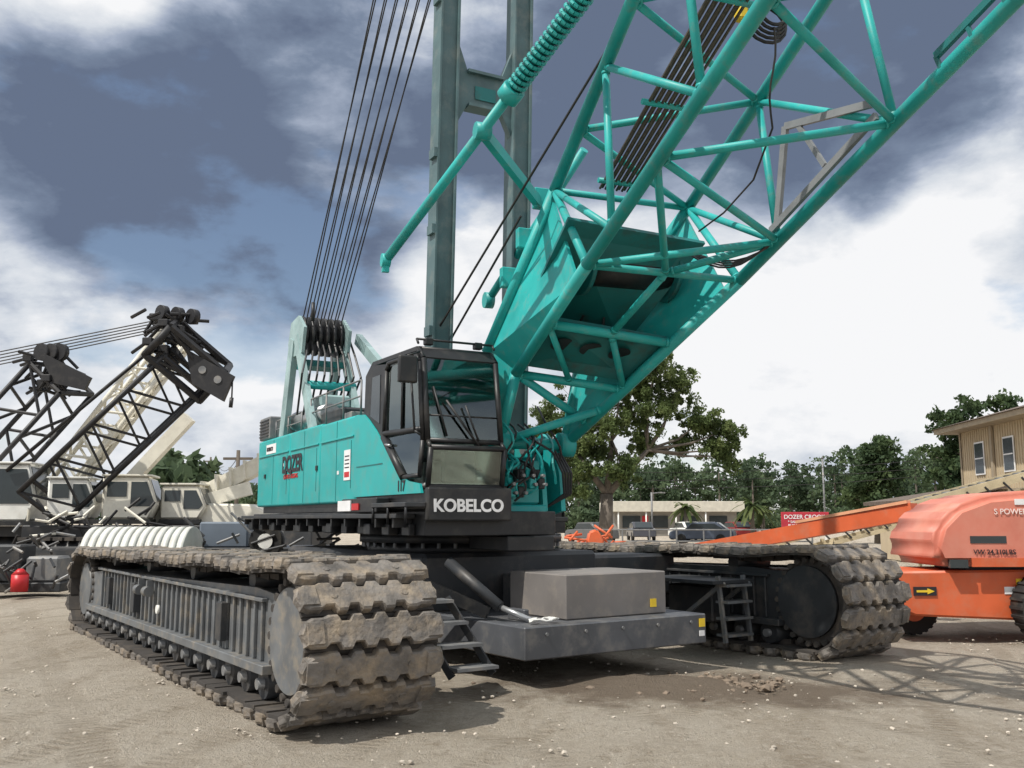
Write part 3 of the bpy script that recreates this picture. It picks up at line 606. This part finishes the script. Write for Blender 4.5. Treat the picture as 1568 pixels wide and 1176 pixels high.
c2.tube('hook_line',ROPE,(-7.1,23.8,5.2),(-7.1,23.8,4.7),.02); c2.tube('hook_line',BLACK,(-7.1,23.8,4.7),(-7.12,23.8,4.45),.05)
c2.tube('backstay',LATB,(-13.2,24.8,2.9),(-8.6,24.6,6.9),.05); c2.box('deck',BLACK,frame((-12.4,24.2),0),(0,0,1.1),(4.6,1.8,1.5),.03)
cabin(c2,frame((-10.5,24.4),12),1.25,1.3,1.65,2.75,CREAM)
cabin(c2,frame((-12.0,24.6),12),1.1,1.2,1.65,2.7,WHITE)
for i in range(40):
    a=V((-12.4+random.uniform(0,3.4),24.0+random.uniform(-.2,.3),random.uniform(1.2,2.0))); c2.tube('machinery',LATB if i%3 else CREAM,a,a+V((random.uniform(-.6,.6),.1,random.uniform(-.4,.4))),.035,n=6)
c2.done()
c3=G('cream_mobile_crane',(-8.5,26.5,0))
lattice(c3,'light_boom',CREAM,(-12.7,26.8,2.6),(-9.75,27.2,7.0),.8,.7,(.8,.1,-.5),14,.07,.04)
c3.beam('boom_walkway',CREAM,(-12.5,27.2,2.6),(-9.6,27.6,6.9),.3,.25); c3.beam('telescopic_boom',CREAM,(-11.3,26.6,2.0),(-9.1,26.6,4.5),.3,.34)
c3.beam('cream_boom',CREAM,(-9.4,26.5,1.9),(-6.8,26.2,3.2),.4,.42); c3.beam('cream_boom',CREAM,(-9.2,26.0,1.9),(-7.2,26.2,2.5),.35,.36)
for i in range(7): c3.beam('boom_ribs',CREAM,(-9.2+.38*i,26.2,1.8+.19*i),(-9.25+.38*i,26.2,2.3+.19*i),.5,.05)
c3.extr('chassis',CREAM,frame((-9.6,25.6),-5),[(0,1.5),(3.2,1.5),(3.4,1.75),(2.6,2.05),(0,2.1)],0,1.6,.05); c3.box('deck',DARK,frame((-9.8,25.4),-5),(0,0,.7),(4.6,2,1.49),.03)
cabin(c3,frame((-9.3,25.2),4),1.1,1.3,1.65,2.55,CREAM)
for x in (-9.2,-8.1,-6.9,-5.8): c3.tube('wheel',RUBBER,(x,25.3,.55),(x,25.6,.55),.55,n=20); c3.tube('wheel_hub',STEEL,(x,25.27,.55),(x,25.3,.55),.25,n=14)
c3.done()
tk=G('ribbed_tank',(-6.6,17,0))
TW=M('tank_white',(.62,.62,.58),.5,dirt=(.46,.43,.36),amt=.5)
for i in range(13):
    x=-7.4+.132*i; tk.tube('rib',TW,(x,17+.02*i,.88),(x+.10,17+.02*i,.88),.64,n=32)
    if i<12: tk.tube('groove',TW,(x+.10,17+.02*i,.88),(x+.132,17+.02*i,.88),.61,n=32,caps=False)
tk.box('cradle',DARK,I,(-7.3,16.6,0),(-5.8,17.4,.4)); tk.done()
tr=G('flatbed_trailer',(-5,18,0))
tr.box('deck',DARK,frame((-6.0,18),6),(0,0,.9),(3.6,1.8,1.12),.02); tr.box('toolbox',M('blue_grey',(.14,.17,.21),.5),frame((-6.0,18),6),(.1,.1,1.12),(1.0,.9,1.6),.03); tr.box('toolbox',STEEL,frame((-6.0,18),6),(1.2,.1,1.12),(1.6,.7,1.45),.03)
for x in (-4.55,-3.8,-3.05): tr.tube('wheel',RUBBER,(x,17.7,1.25 if x<-4 else .5),(x,17.95,1.25 if x<-4 else .5),.3,n=20); tr.tube('rim',WHITE,(x,17.67,1.25 if x<-4 else .5),(x,17.7,1.25 if x<-4 else .5),.14,n=16)
for i in range(24): a=V((-6+random.random()*3,17.6+random.random()*.4,1.05+random.random()*.4)); tr.tube('rack',DARK if i%3 else STEEL,a,a+V((random.uniform(-.5,.5),0,random.uniform(-.3,.4))),.025,n=6)
tr.done()
pk=G('power_pack',(-10.4,20.6,0))
pk.box('frame',DARK,frame((-11.6,20.6),5),(0,0,.1),(1.9,1,.3),.02); pk.box('engine',DARK,frame((-11.5,20.7),5),(.1,0,.3),(.9,.8,1.1),.04); pk.box('tank',STEEL,frame((-11.5,20.7),5),(1.,0,.3),(1.7,.7,.85),.05)
pk.tube('red_bottle',RED,(-10.35,20.3,.15),(-10.35,20.3,.5),.17,n=18); pk.tube('red_bottle',RED,(-10.35,20.3,.5),(-10.35,20.3,.62),.17,.05,n=18); pk.box('yellow_box',YEL,frame((-11.2,20.3),0),(0,0,.15),(.3,.2,.45),.02)
for i in range(40): a=V((-11.6+random.random()*2.2,20.4,.3+random.random()*1.1)); pk.tube('pipework',(BLACK,STEEL,DARK)[i%3],a,a+V((random.uniform(-.4,.4),.1,random.uniform(-.3,.3))),.03,n=6)
pk.done()

# ================================================================== RIGHT SIDE: BOOM LIFT + CONVEYOR
bl=G('boom_lift',(6.8,13.8,0))
bl.extr('counterweight_hood',SALMON,I,[(5.9,1.0),(5.82,1.25),(5.93,1.58),(6.2,1.84),(6.65,2.0),(7.3,2.06),(9.4,2.1),(9.4,1.0)],13.3,15.0,.12,5)
bl.box('hood_slot',DGLASS,I,(6.35,13.292,1.32),(6.85,13.31,1.42)); bl.box('hood_band',ORANGE,I,(6.35,13.285,1.0),(9.4,13.299,1.12)); bl.box('hood_slot',DGLASS,I,(6.05,13.29,.985),(6.3,13.36,1.10))
bl.extr('chassis',ORANGE,I,[(5.15,.93),(5.35,.42),(5.6,.32),(7.3,.25),(9.2,.25),(9.2,.97)],13.45,14.7,.03,2)
bl.box('chassis_gap',BLACK,I,(6.4,13.6,.93),(9.2,14.6,1.02))
bl.box('arrow_plate',DLET,I,(5.58,13.43,.6),(5.9,13.44,.72)); bl.plate('arrow',YEL,[(5.62,13.425,.645),(5.62,13.425,.675),(5.77,13.425,.675),(5.77,13.425,.70),(5.87,13.425,.66),(5.77,13.425,.62),(5.77,13.425,.645)],.004)
for x,y,r in ((5.85,14.3,.36),(7.35,13.25,.45),(9,14,.45)):
    bl.tube('tyre',RUBBER,(x,y-.17,r),(x,y+.17,r),r,n=28); bl.tube('rim',ORANGE,(x,y-.19,r),(x,y-.16,r),r*.5,n=20)
    for k in range(24):
        a=k*math.pi/12; bl.box('tread',RUBBER,basis((x+r*math.cos(a),y,r+r*math.sin(a)),(math.cos(a),0,math.sin(a)),(0,1,0)),(-.01,-.16,-.02),(.02,.16,.02))
bl.text('weight_marking',DLET,'VW 24,310LBS',basis((6.38,13.283,1.17),(1,0,0),Z),.095,.001)
bl.text('brand_marking',M('pale_lettering',(.85,.7,.65),.5),'S POWER',basis((6.7,13.285,1.72),(1,0,0),Z),.11,.001)
bl.box('notice',WLET,I,(7.0,13.285,1.85),(7.3,13.295,1.93)); bl.box('notice',WLET,I,(6.85,13.44,.62),(7.0,13.449,.72)); bl.box('notice',YEL,I,(7.02,13.44,.75),(7.1,13.449,.83))
bl.beam('lift_boom',ORANGE,(6.5,15.4,1.78),(3.7,19.,1.05),.22,.26); bl.beam('lift_boom_inner',M('pale_boom',(.7,.35,.2),.5),(6.4,15.4,1.93),(5.1,17.1,1.6),.12,.05)
bl.done()
cv=G('roller_conveyor',(8,20,0))
for dy in (0,.65): cv.beam('side_channel',WOOD,(5.3,20+dy,1.12),(12.5,19.4+dy,3.05),.06,.17)
for dy in (0,.65): cv.beam('under_rail',WOOD,(5.8,20+dy,.92),(12.5,19.4+dy,2.7),.05,.08)
for i in range(40):
    t=i/39; p=V((5.3+7.2*t,20-.6*t,1.15+1.93*t)); cv.tube('roller',STEEL if i%2 else DARK,p,p+V((0,.65,0)),.04,n=8)
    if i%2==0: cv.tube('brace',DARK,p+V((0,-.04,-.03)),p+V((.25,-.04,-.28)),.02,n=6)
for x in (6.4,8.6,11): 
    zz=1.05+(x-5.3)*.264
    for dy in (0,.6): cv.beam('leg',WOOD,(x,19.9+dy,0),(x+.2,19.8+dy,zz-.1),.07,.07)
cv.done()

# ================================================================== HOUSE
TAN=M('tan_siding',(.50,.41,.28),.8,var=.08); TRIM=M('house_trim',(.34,.28,.20),.7); ROOF=M('roof_shingle',(.14,.11,.09),.9,var=.3,scale=6,bump=.5)
hs=G('two_storey_house',(24,36,0)); HF=frame((19.2,40.5),-94.5)
hs.box('walls',TAN,HF,(0,0,0),(13,9,5.35))
for i in range(60): hs.box('siding',TAN,HF,(.22*i,-.03,0.1),(.22*i+.03,-.002,5.3))
for x in (1.6,4.3,8,11):
    for z in (3.5,.9):
        hs.box('window_frame',WLET,HF,(x-.07,-.06,z-.07),(x+.87,-.032,z+1.27)); hs.box('window_glass',DGLASS,HF,(x,-.075,z),(x+.8,-.062,z+1.2)); hs.box('window_bar',WLET,HF,(x,-.085,z+.57),(x+.8,-.076,z+.62))
hs.box('belt_trim',TRIM,HF,(-.05,-.08,2.55),(13.05,-.032,2.8)); hs.box('fascia',TRIM,HF,(-.8,-.8,5.3),(13.8,9.8,5.5)); hs.box('corner_board',TRIM,HF,(-.02,-.05,0),(.12,-.033,5.29))
for x in (3.2,6.6): hs.box('pilaster',TRIM,HF,(x,-.12,0),(x+.2,-.034,5.29))
e=[HF@V(p) for p in ((-.9,-.9,5.51),(13.9,-.9,5.51),(13.9,9.9,5.51),(-.9,9.9,5.51))]; rg=[HF@V((4,4.5,7.0)),HF@V((9,4.5,7.0))]
bm=hs.bm('roof',ROOF); ev=[bm.verts.new(p) for p in e]; rv=[bm.verts.new(p) for p in rg]
for q in ((ev[0],ev[1],rv[1],rv[0]),(ev[1],ev[2],rv[1]),(ev[2],ev[3],rv[0],rv[1]),(ev[3],ev[0],rv[0]),tuple(ev[::-1])): bm.faces.new(q)
hs.box('lean_to_wall',TAN,HF,(-.5,-3.4,0),(4,-.1,2.2)); hs.plate('lean_to_roof',ROOF,[HF@V((-1,-3.9,2.3)),HF@V((4.5,-3.9,2.3)),HF@V((4.5,-.09,2.9)),HF@V((-1,-.09,2.9))],.15)
hs.done()
lb=G('low_commercial_building',(16.5,98,0))
lb.box('walls',M('grey_wall',(.27,.255,.23),.8),I,(10.4,97,0),(22.8,106,2.4)); lb.box('fascia',M('cream_fascia',(.56,.53,.45),.7),I,(9.8,96,2.4),(23.4,107,3.45),.03)
for x in (11.2,14,17,20): lb.box('window',DGLASS,I,(x,96.9,.8),(x+1.8,96.98,2.)); lb.tube('post',WHITE,(x-.5,96.2,0),(x-.5,96.2,2.4),.08)
lb.box('door',RED,I,(13.2,96.9,0),(13.8,96.98,2)); lb.done()
sg=G('red_sign',(18,60,0))
sg.box('board',PINK,I,(16.9,60,1.0),(19.9,60.1,2.1),.02); sg.text('lettering',WLET,'DOZER CROOK',basis((17.05,59.98,1.68),(1,0,0),Z),.36,.005); sg.text('lettering_small',WLET,'* SALES *\nBUY RENT SELL',basis((17.3,59.98,1.42),(1,0,0),Z),.22,.003)
for x in (17.1,19.7): sg.beam('post',WHITE,(x,60.15,0),(x,60.15,2.1),.1,.1)
sg.done()
sc=G('orange_machine_parts',(1.8,35,0))
for i in range(30):
    a=V((1.3+random.random()*2.4,34.5+random.random(),.15+random.random()*.95)); sc.tube('bars',ORANGE,a,a+V((random.uniform(-.8,.8),.2,random.uniform(-.3,.5))),.045,n=8)
for x in (1.5,3.1): sc.tube('wheel',RUBBER,(x,34.4,.3),(x,34.6,.3),.3,n=16)
sc.extr('body',ORANGE,I,[(2.6,.3),(3.3,.3),(3.35,.9),(3.1,1.3),(2.8,1.2)],34.8,35.4,.06); sc.done()
fn=G('pipe_fence',(8,45,0))
for i in range(9): fn.tube('post',STEEL,(4+1.3*i,46,0),(4+1.3*i,46,1.2),.04,n=6)
for z in (.6,1.15): fn.tube('rail',STEEL,(4,46,z),(14.4,46,z),.035,n=6)
fn.done()
def car(x,y,rot,col):
    g=G('parked_car',(x,y,0)); F=frame((x,y),rot)
    g.extr('body',col,F,[(0,.3),(0,.75),(.3,.9),(1.2,.95),(3.4,.98),(4.3,.9),(4.4,.3)],0,1.8); g.extr('roof',col,F,[(1.0,.9),(1.5,1.42),(3.2,1.45),(3.9,.95)],.12,1.68)
    g.extr('windows',DGLASS,F,[(1.15,.95),(1.55,1.34),(3.1,1.36),(3.7,.98)],.1,1.7,.01); g.plate('windscreen',DGLASS,[F@V(p) for p in ((3.86,.25,1.0),(3.86,1.55,1.0),(3.3,1.5,1.42),(3.3,.3,1.42))],.02)
    for wx in (.85,3.5):
        for wy in (-.02,1.62): g.tube('wheel',RUBBER,F@V((wx,wy,.33)),F@V((wx,wy+.2,.33)),.33,n=18)
    g.done()
car(9.3,78,-90,M('car_dark',(.05,.05,.06),.3,coat=.5)); car(13.0,80,-80,WHITE); car(15.2,80,-100,M('car_silver',(.35,.36,.38),.3,.5)); car(18.2,85,-80,M('car_red',(.2,.02,.02),.3)); car(3.8,70,-60,M('car_grey',(.12,.12,.12),.3)); car(10.8,66,-20,M('car_blue',(.08,.10,.14),.3))
for nm,x,y,h in (('utility_pole',-13.,45.,4.9),('utility_pole',-28.6,90,7.5),('street_lamp',12.3,84,4.0),('flag_pole',27.5,84,7.)):
    g=G(nm,(x,y,0)); g.tube('shaft',M('pole_wood',(.12,.1,.08),.9) if nm=='utility_pole' else STEEL,(x,y,0),(x,y,h),.12 if nm=='utility_pole' else .07,.09,n=8)
    if nm=='utility_pole': g.beam('crossarm',M('pole_wood',(.12,.1,.08),.9),(x-.7,y,h-.4),(x+.7,y,h-.4),.1,.12)
    elif nm=='street_lamp': g.tube('arm',STEEL,(x,y,h-.1),(x+.9,y,h),.05,n=6); g.box('head',STEEL,I,(x+.7,y-.1,h-.08),(x+1.2,y+.1,h+.02))
    else: g.tube('finial',STEEL,(x,y,h),(x,y,h+.2),.13,.02)
    g.done()
pl=G('overhead_power_line',(0,60,6))
for k in range(3):
    for a,b in (((-28,90,7.1-.3*k),(-13,45,4.6-.3*k)),((6,60,3.6+.5*k),(40,60,6.2+.5*k))):
        a=V(a);b=V(b); pts=[a+(b-a)*t+V((0,0,-.8*4*t*(1-t))) for t in np.linspace(0,1,14)]; pl.path('wire',ROPE,pts,.018,5)
pl.done()

# ================================================================== TREES
def leafmat(name,a,b,c,sc=.8):
    m=bpy.data.materials.new(name); m.use_nodes=True; nt=m.node_tree; N=nt.nodes; L=nt.links; p=N['Principled BSDF']; p.inputs['Roughness'].default_value=.7; p.inputs['Specular IOR Level'].default_value=.2
    tc=N.new('ShaderNodeTexCoord'); n=N.new('ShaderNodeTexNoise'); n.inputs['Scale'].default_value=sc; n.inputs['Detail'].default_value=5; L.new(tc.outputs['Object'],n.inputs['Vector'])
    r=N.new('ShaderNodeValToRGB'); r.color_ramp.elements[0].position=.35; r.color_ramp.elements[0].color=(*a,1); r.color_ramp.elements[1].position=.65; r.color_ramp.elements[1].color=(*c,1); e=r.color_ramp.elements.new(.5); e.color=(*b,1)
    L.new(n.outputs[0],r.inputs[0]); L.new(r.outputs[0],p.inputs['Base Color'])
    tl=N.new('ShaderNodeBsdfTranslucent'); L.new(r.outputs[0],tl.inputs[0]); ms=N.new('ShaderNodeMixShader'); ms.inputs[0].default_value=.4
    L.new(p.outputs[0],ms.inputs[1]); L.new(tl.outputs[0],ms.inputs[2]); L.new(ms.outputs[0],N['Material Output'].inputs[0]); return m
OAK=leafmat('oak_foliage',(.07,.10,.04),(.13,.18,.065),(.20,.25,.10)); PINE=leafmat('dark_foliage',(.04,.07,.035),(.07,.11,.05),(.11,.155,.065)); BARK=M('bark',(.14,.12,.10),.95,var=.3,bump=.6)
FAR=leafmat('far_foliage',(.055,.085,.05),(.08,.12,.065),(.12,.165,.085),.15)
def leaves(name,mat,centers,n,size,g=None):
    C=np.array(centers); idx=rng.integers(0,len(C),n)
    off=rng.normal(size=(n,3)); off/=np.linalg.norm(off,axis=1)[:,None]; off*=(rng.random(n)**.45)[:,None]
    P=C[idx,:3]+off*np.stack([C[idx,3],C[idx,3],C[idx,4]],1)
    a=rng.normal(size=(n,3)); a/=np.linalg.norm(a,axis=1)[:,None]; b=np.cross(a,rng.normal(size=(n,3))); b/=np.linalg.norm(b,axis=1)[:,None]
    s=(size*(.6+.8*rng.random(n)))[:,None]
    VV=np.stack([P-a*s,P-b*s*.6,P+a*s,P+b*s*.6],1).reshape(-1,3)
    me=bpy.data.meshes.new(name); me.from_pydata(VV.tolist(),[],np.arange(4*n).reshape(-1,4).tolist()); me.materials.append(mat)
    o=bpy.data.objects.new(name,me); scene.collection.objects.link(o)
    if g: g.add(o)
    return o
oak=G('oak_tree',(5.8,60,0))
tb=V((5.8,60,0)); fork=V((6.0,60,3.2)); oak.tube('trunk',BARK,tb,fork,.5,.36,n=14)
cl=[]
lobes=[(3.0,60,6.3,1.9,1.6),(4.5,61,8.8,2.2,1.8),(6.8,60,10.6,2.1,1.7),(9.0,59,11.2,2.0,1.5),(7.6,60,8.2,2.1,1.5),(10.2,60,9.0,1.5,1.2),(12.0,60,7.8,1.3,1.0),(13.5,60,7.2,1.2,.9),(13.9,60,5.6,.7,1.0),(1.8,60,5.0,1.2,1.3),(4.8,60,6.0,1.6,1.1),(2.2,61,7.8,1.3,1.1),(8.6,61,6.4,1.2,.8),(5.5,59,7.4,1.6,1.4),(6.8,59,4.6,1.4,1.1),(12.9,60,6.0,.9,.7),(10.9,61,6.5,.9,.6),(4.0,59,4.2,1.3,1.0),(8.6,60,9.7,1.3,1.0),(10.8,60,10.4,1.0,.8)]
branches=[(fork,V((4.2,60,5.6))),(fork,V((6.3,60,6.6))),(fork,V((8.6,60,6.0)))]
for a,b in branches: oak.tube('limb',BARK,a,b,.24,.14,n=9)
for l in lobes:
    end=V(l[:3]); st=min((b for _,b in branches),key=lambda q:(q-end).length); mid=(st+end)/2+V((random.uniform(-.3,.3),random.uniform(-.3,.3),-.2)); oak.tube('limb',BARK,st,mid,.11,.07,n=8); oak.tube('limb',BARK,mid,end,.07,.03,n=7)
    for k in range(int(20*l[3])):
        o=V((random.gauss(0,1),random.gauss(0,1),random.gauss(0,1))).normalized()*random.uniform(.2,1.15); c=(l[0]+o.x*l[3],l[1]+o.y*l[3],l[2]+o.z*l[4]); cl.append((*c,random.uniform(.22,.55),random.uniform(.22,.5)))
        if k%6==0: oak.tube('twig',BARK,end,V(c),.02,.008,n=5)
leaves('foliage',OAK,cl,66000,.10,oak)
oak.done()
cl=[];trk=G('distant_trees',(20,180,0))
def dtree(x,y,h,w):
    trk.tube('trunks',BARK,(x,y,0),(x,y,h*.8),.3,.1,n=6)
    for k in range(26):
        zz=h*(.15+.85*random.random()); f=math.sin(math.pi*min(1,max(.12,(1.05-zz/h)*1.25)))
        cl.append((x+random.gauss(0,.42)*w*f,y+random.gauss(0,1.5),zz,random.uniform(.5,1.1)*w*.32,random.uniform(.6,1.1)))
x=5.
while x<125:
    y=random.uniform(160,200); dtree(x,y,random.uniform(8.5,13.8)+(1.8 if x>75 else 0),random.uniform(3.5,6)); x+=random.uniform(.7,1.7)
for u in range(60): dtree(-110+u*2.0+random.random()*2,random.uniform(190,215),random.uniform(6,10),4)
for X,Y,h in ((-15.6,45,3.9),(-14.8,46,3.3),(-22,62,5.6),(-20.7,64,5.2),(-13.4,60,3.6)): dtree(X,Y,h,1.8)
leaves('distant_foliage',FAR,cl,120000,.40,trk); trk.done()
def tree(name,x,y,h,w,mat,n=7000,size=.15,base=.3):
    g=G(name,(x,y,0)); g.tube('trunk',BARK,(x,y,0),(x+.3,y,h*.92),.28,.06,n=9); c=[]
    for k in range(40):
        t=base+(1-base)*random.random(); a=random.random()*6.28; r=w*(.35+.65*random.random())*(1.1-t*.75); e=V((x+r*math.cos(a),y+r*math.sin(a),h*t)); g.tube('branch',BARK,(x+.2*t,y,h*t-.5),e,.07,.02,n=5)
        for j in range(4): c.append((e.x+random.gauss(0,.4),e.y+random.gauss(0,.4),e.z+random.gauss(0,.35),random.uniform(.35,.7),random.uniform(.25,.5)))
    leaves('foliage',mat,c,n,size,g); g.done()
tree('pine_tree',27.5,58,8.6,2.4,PINE); tree('pine_tree',30.5,58,9.0,2.6,PINE); tree('pine_tree',32.5,57,8.4,2.2,PINE); tree('pine_tree',29,60,6.5,3,PINE); tree('pine_tree',25.2,66,7.0,2.4,PINE)
def palm(x,y,h,rr):
    g=G('palm_tree',(x,y,0)); g.tube('trunk',BARK,(x,y,0),(x,y,h),.2,.16,n=9); pm=PALM; bm=g.bm('fronds',pm)
    for k in range(34):
        a=random.random()*6.28; e0=random.uniform(-.5,1.2); L_=rr*random.uniform(.8,1.1); pr=V((x,y,h)); 
        for s in range(5):
            q=V((x+math.cos(a)*L_*(s+1)/5*math.cos(e0*.6),y+math.sin(a)*L_*(s+1)/5*math.cos(e0*.6),h+L_*(math.sin(e0)*(s+1)/5-.6*((s+1)/5)**2))); w=.22*(1-abs(s-1.5)/5); sd=V((-math.sin(a),math.cos(a),0))*w
            bm.faces.new([bm.verts.new(pr-sd),bm.verts.new(pr+sd),bm.verts.new(q+sd*.7),bm.verts.new(q-sd*.7)]); pr=q
    g.done()
PALM=leafmat('palm_leaf',(.06,.09,.03),(.11,.14,.05),(.15,.18,.07))
palm(14.2,78,2.6,1.5); palm(20.1,80,2.8,1.8); palm(21.5,82,2.4,1.4)
leaves('hedge',FAR,[(6+i*1.1+random.random(),120+random.random()*4,random.uniform(.6,2.2),1.3,1.2) for i in range(80)],16000,.3)

# ================================================================== SKY + SUN
w=bpy.data.worlds.new('World'); scene.world=w; w.use_nodes=True; nt=w.node_tree; N=nt.nodes; L=nt.links; N.clear()
sdir=V((-.43,-.36,.83)).normalized(); sel=math.asin(sdir.z)
out=N.new('ShaderNodeOutputWorld'); sky=N.new('ShaderNodeTexSky'); sky.sky_type='NISHITA'; sky.sun_disc=False; sky.sun_elevation=sel; sky.sun_rotation=math.atan2(sdir.x,sdir.y); 
bg=N.new('ShaderNodeBackground'); bg.inputs[1].default_value=.13; L.new(sky.outputs[0],bg.inputs[0])
tc=N.new('ShaderNodeTexCoord'); nrm=N.new('ShaderNodeVectorMath'); nrm.operation='NORMALIZE'; L.new(tc.outputs['Generated'],nrm.inputs[0]); D=nrm.outputs[0]
def math_(op,a,b=None,c=None,clamp=False):
    n=N.new('ShaderNodeMath'); n.operation=op; n.use_clamp=clamp
    for k,v in enumerate((a,b,c)):
        if v is None: continue
        if isinstance(v,(int,float)): n.inputs[k].default_value=v
        else: L.new(v,n.inputs[k])
    return n.outputs[0]
def nz(scale,det,rough,sc,loc=(0,0,0),dist=0.):
    mp_=N.new('ShaderNodeMapping'); mp_.inputs['Scale'].default_value=sc; mp_.inputs['Location'].default_value=loc; L.new(D,mp_.inputs[0])
    n=N.new('ShaderNodeTexNoise'); n.inputs['Scale'].default_value=scale; n.inputs['Detail'].default_value=det; n.inputs['Roughness'].default_value=rough; n.inputs['Distortion'].default_value=dist; L.new(mp_.outputs[0],n.inputs['Vector']); return n.outputs[0]
def mr(x,a,b,c=0,d=1,smooth=True):
    r=N.new('ShaderNodeMapRange'); r.interpolation_type='SMOOTHSTEP' if smooth else 'LINEAR'
    for k,v in ((1,a),(2,b),(3,c),(4,d)): r.inputs[k].default_value=v
    L.new(x,r.inputs[0]); return r.outputs[0]
base=nz(3.4,12,.58,(1,1,2.2),(2.3,1.1,.4),.25); fine=nz(9,10,.6,(1,1,1.8),(4,2,1),.2)
val=math_('ADD',math_('MULTIPLY',math_('SUBTRACT',base,.5),2.0),math_('MULTIPLY',math_('SUBTRACT',fine,.5),1.0))
def blob(azd,eld,rad,amt):
    global val
    a=math.radians(azd);e_=math.radians(eld); v=(math.sin(a)*math.cos(e_),math.cos(a)*math.cos(e_),math.sin(e_))
    d=N.new('ShaderNodeVectorMath'); d.operation='DOT_PRODUCT'; L.new(D,d.inputs[0]); d.inputs[1].default_value=v
    val=math_('ADD',val,math_('MULTIPLY',mr(d.outputs[1],math.cos(math.radians(rad)),1,0,1),amt))
for b in ((-12.8,22,12,-.75),(-22,20,9,-.5),(-27,21,8,-.6),(-16.5,14.5,7,-.4),(-11,15,5,-.3),(-22,13.5,6,-.3),(2.6,25,9,-.6),(12,27,11,-.75),(21,26,10,-.7),(28,24,8,-.5),(21.8,18.5,2.6,-.35),
          (-3,13,6,.35),(-17.5,18,3,.2),(-25,30,5,.35),(26,18,5,.2),(23,11,10,.35),(10,10,8,.2)): blob(*b)
val=math_('ADD',val,.80)
cr_=N.new('ShaderNodeValToRGB'); L.new(val,cr_.inputs[0]); el_=cr_.color_ramp.elements
el_[0].position=.0; el_[0].color=(.14,.18,.27,1); el_[1].position=1.; el_[1].color=(.98,.985,1,1)
for p,c in ((.22,(.21,.265,.37,1)),(.45,(.39,.45,.57,1)),(.7,(.70,.745,.81,1))): e=el_.new(p); e.color=c
bg2=N.new('ShaderNodeBackground'); bg2.inputs[1].default_value=.95; L.new(cr_.outputs[0],bg2.inputs[0])
cov=mr(nz(4.2,8,.55,(1,1,2.0),(7,3,2)),.34,.43,.45,1)
mx=N.new('ShaderNodeMixShader'); L.new(cov,mx.inputs[0]); L.new(bg.outputs[0],mx.inputs[1]); L.new(bg2.outputs[0],mx.inputs[2]); L.new(mx.outputs[0],out.inputs[0])
sl=bpy.data.lights.new('sun','SUN'); sl.energy=4.3; sl.angle=math.radians(.6); sl.color=(1,.95,.87); so=bpy.data.objects.new('sun',sl); scene.collection.objects.link(so); so.rotation_euler=sdir.to_track_quat('Z','Y').to_euler(); so.location=(0,0,30)

cam=bpy.data.cameras.new('camera'); cam.lens=1450/1568*36; cam.sensor_width=36; cam.clip_end=4000; cam.clip_start=.05
co=bpy.data.objects.new('camera',cam); scene.collection.objects.link(co); co.location=(0,0,1.65); co.rotation_euler=(math.radians(90+8.13),0,0); scene.camera=co
scene.view_settings.view_transform='Standard'; scene.view_settings.look='None'; scene.view_settings.exposure=0
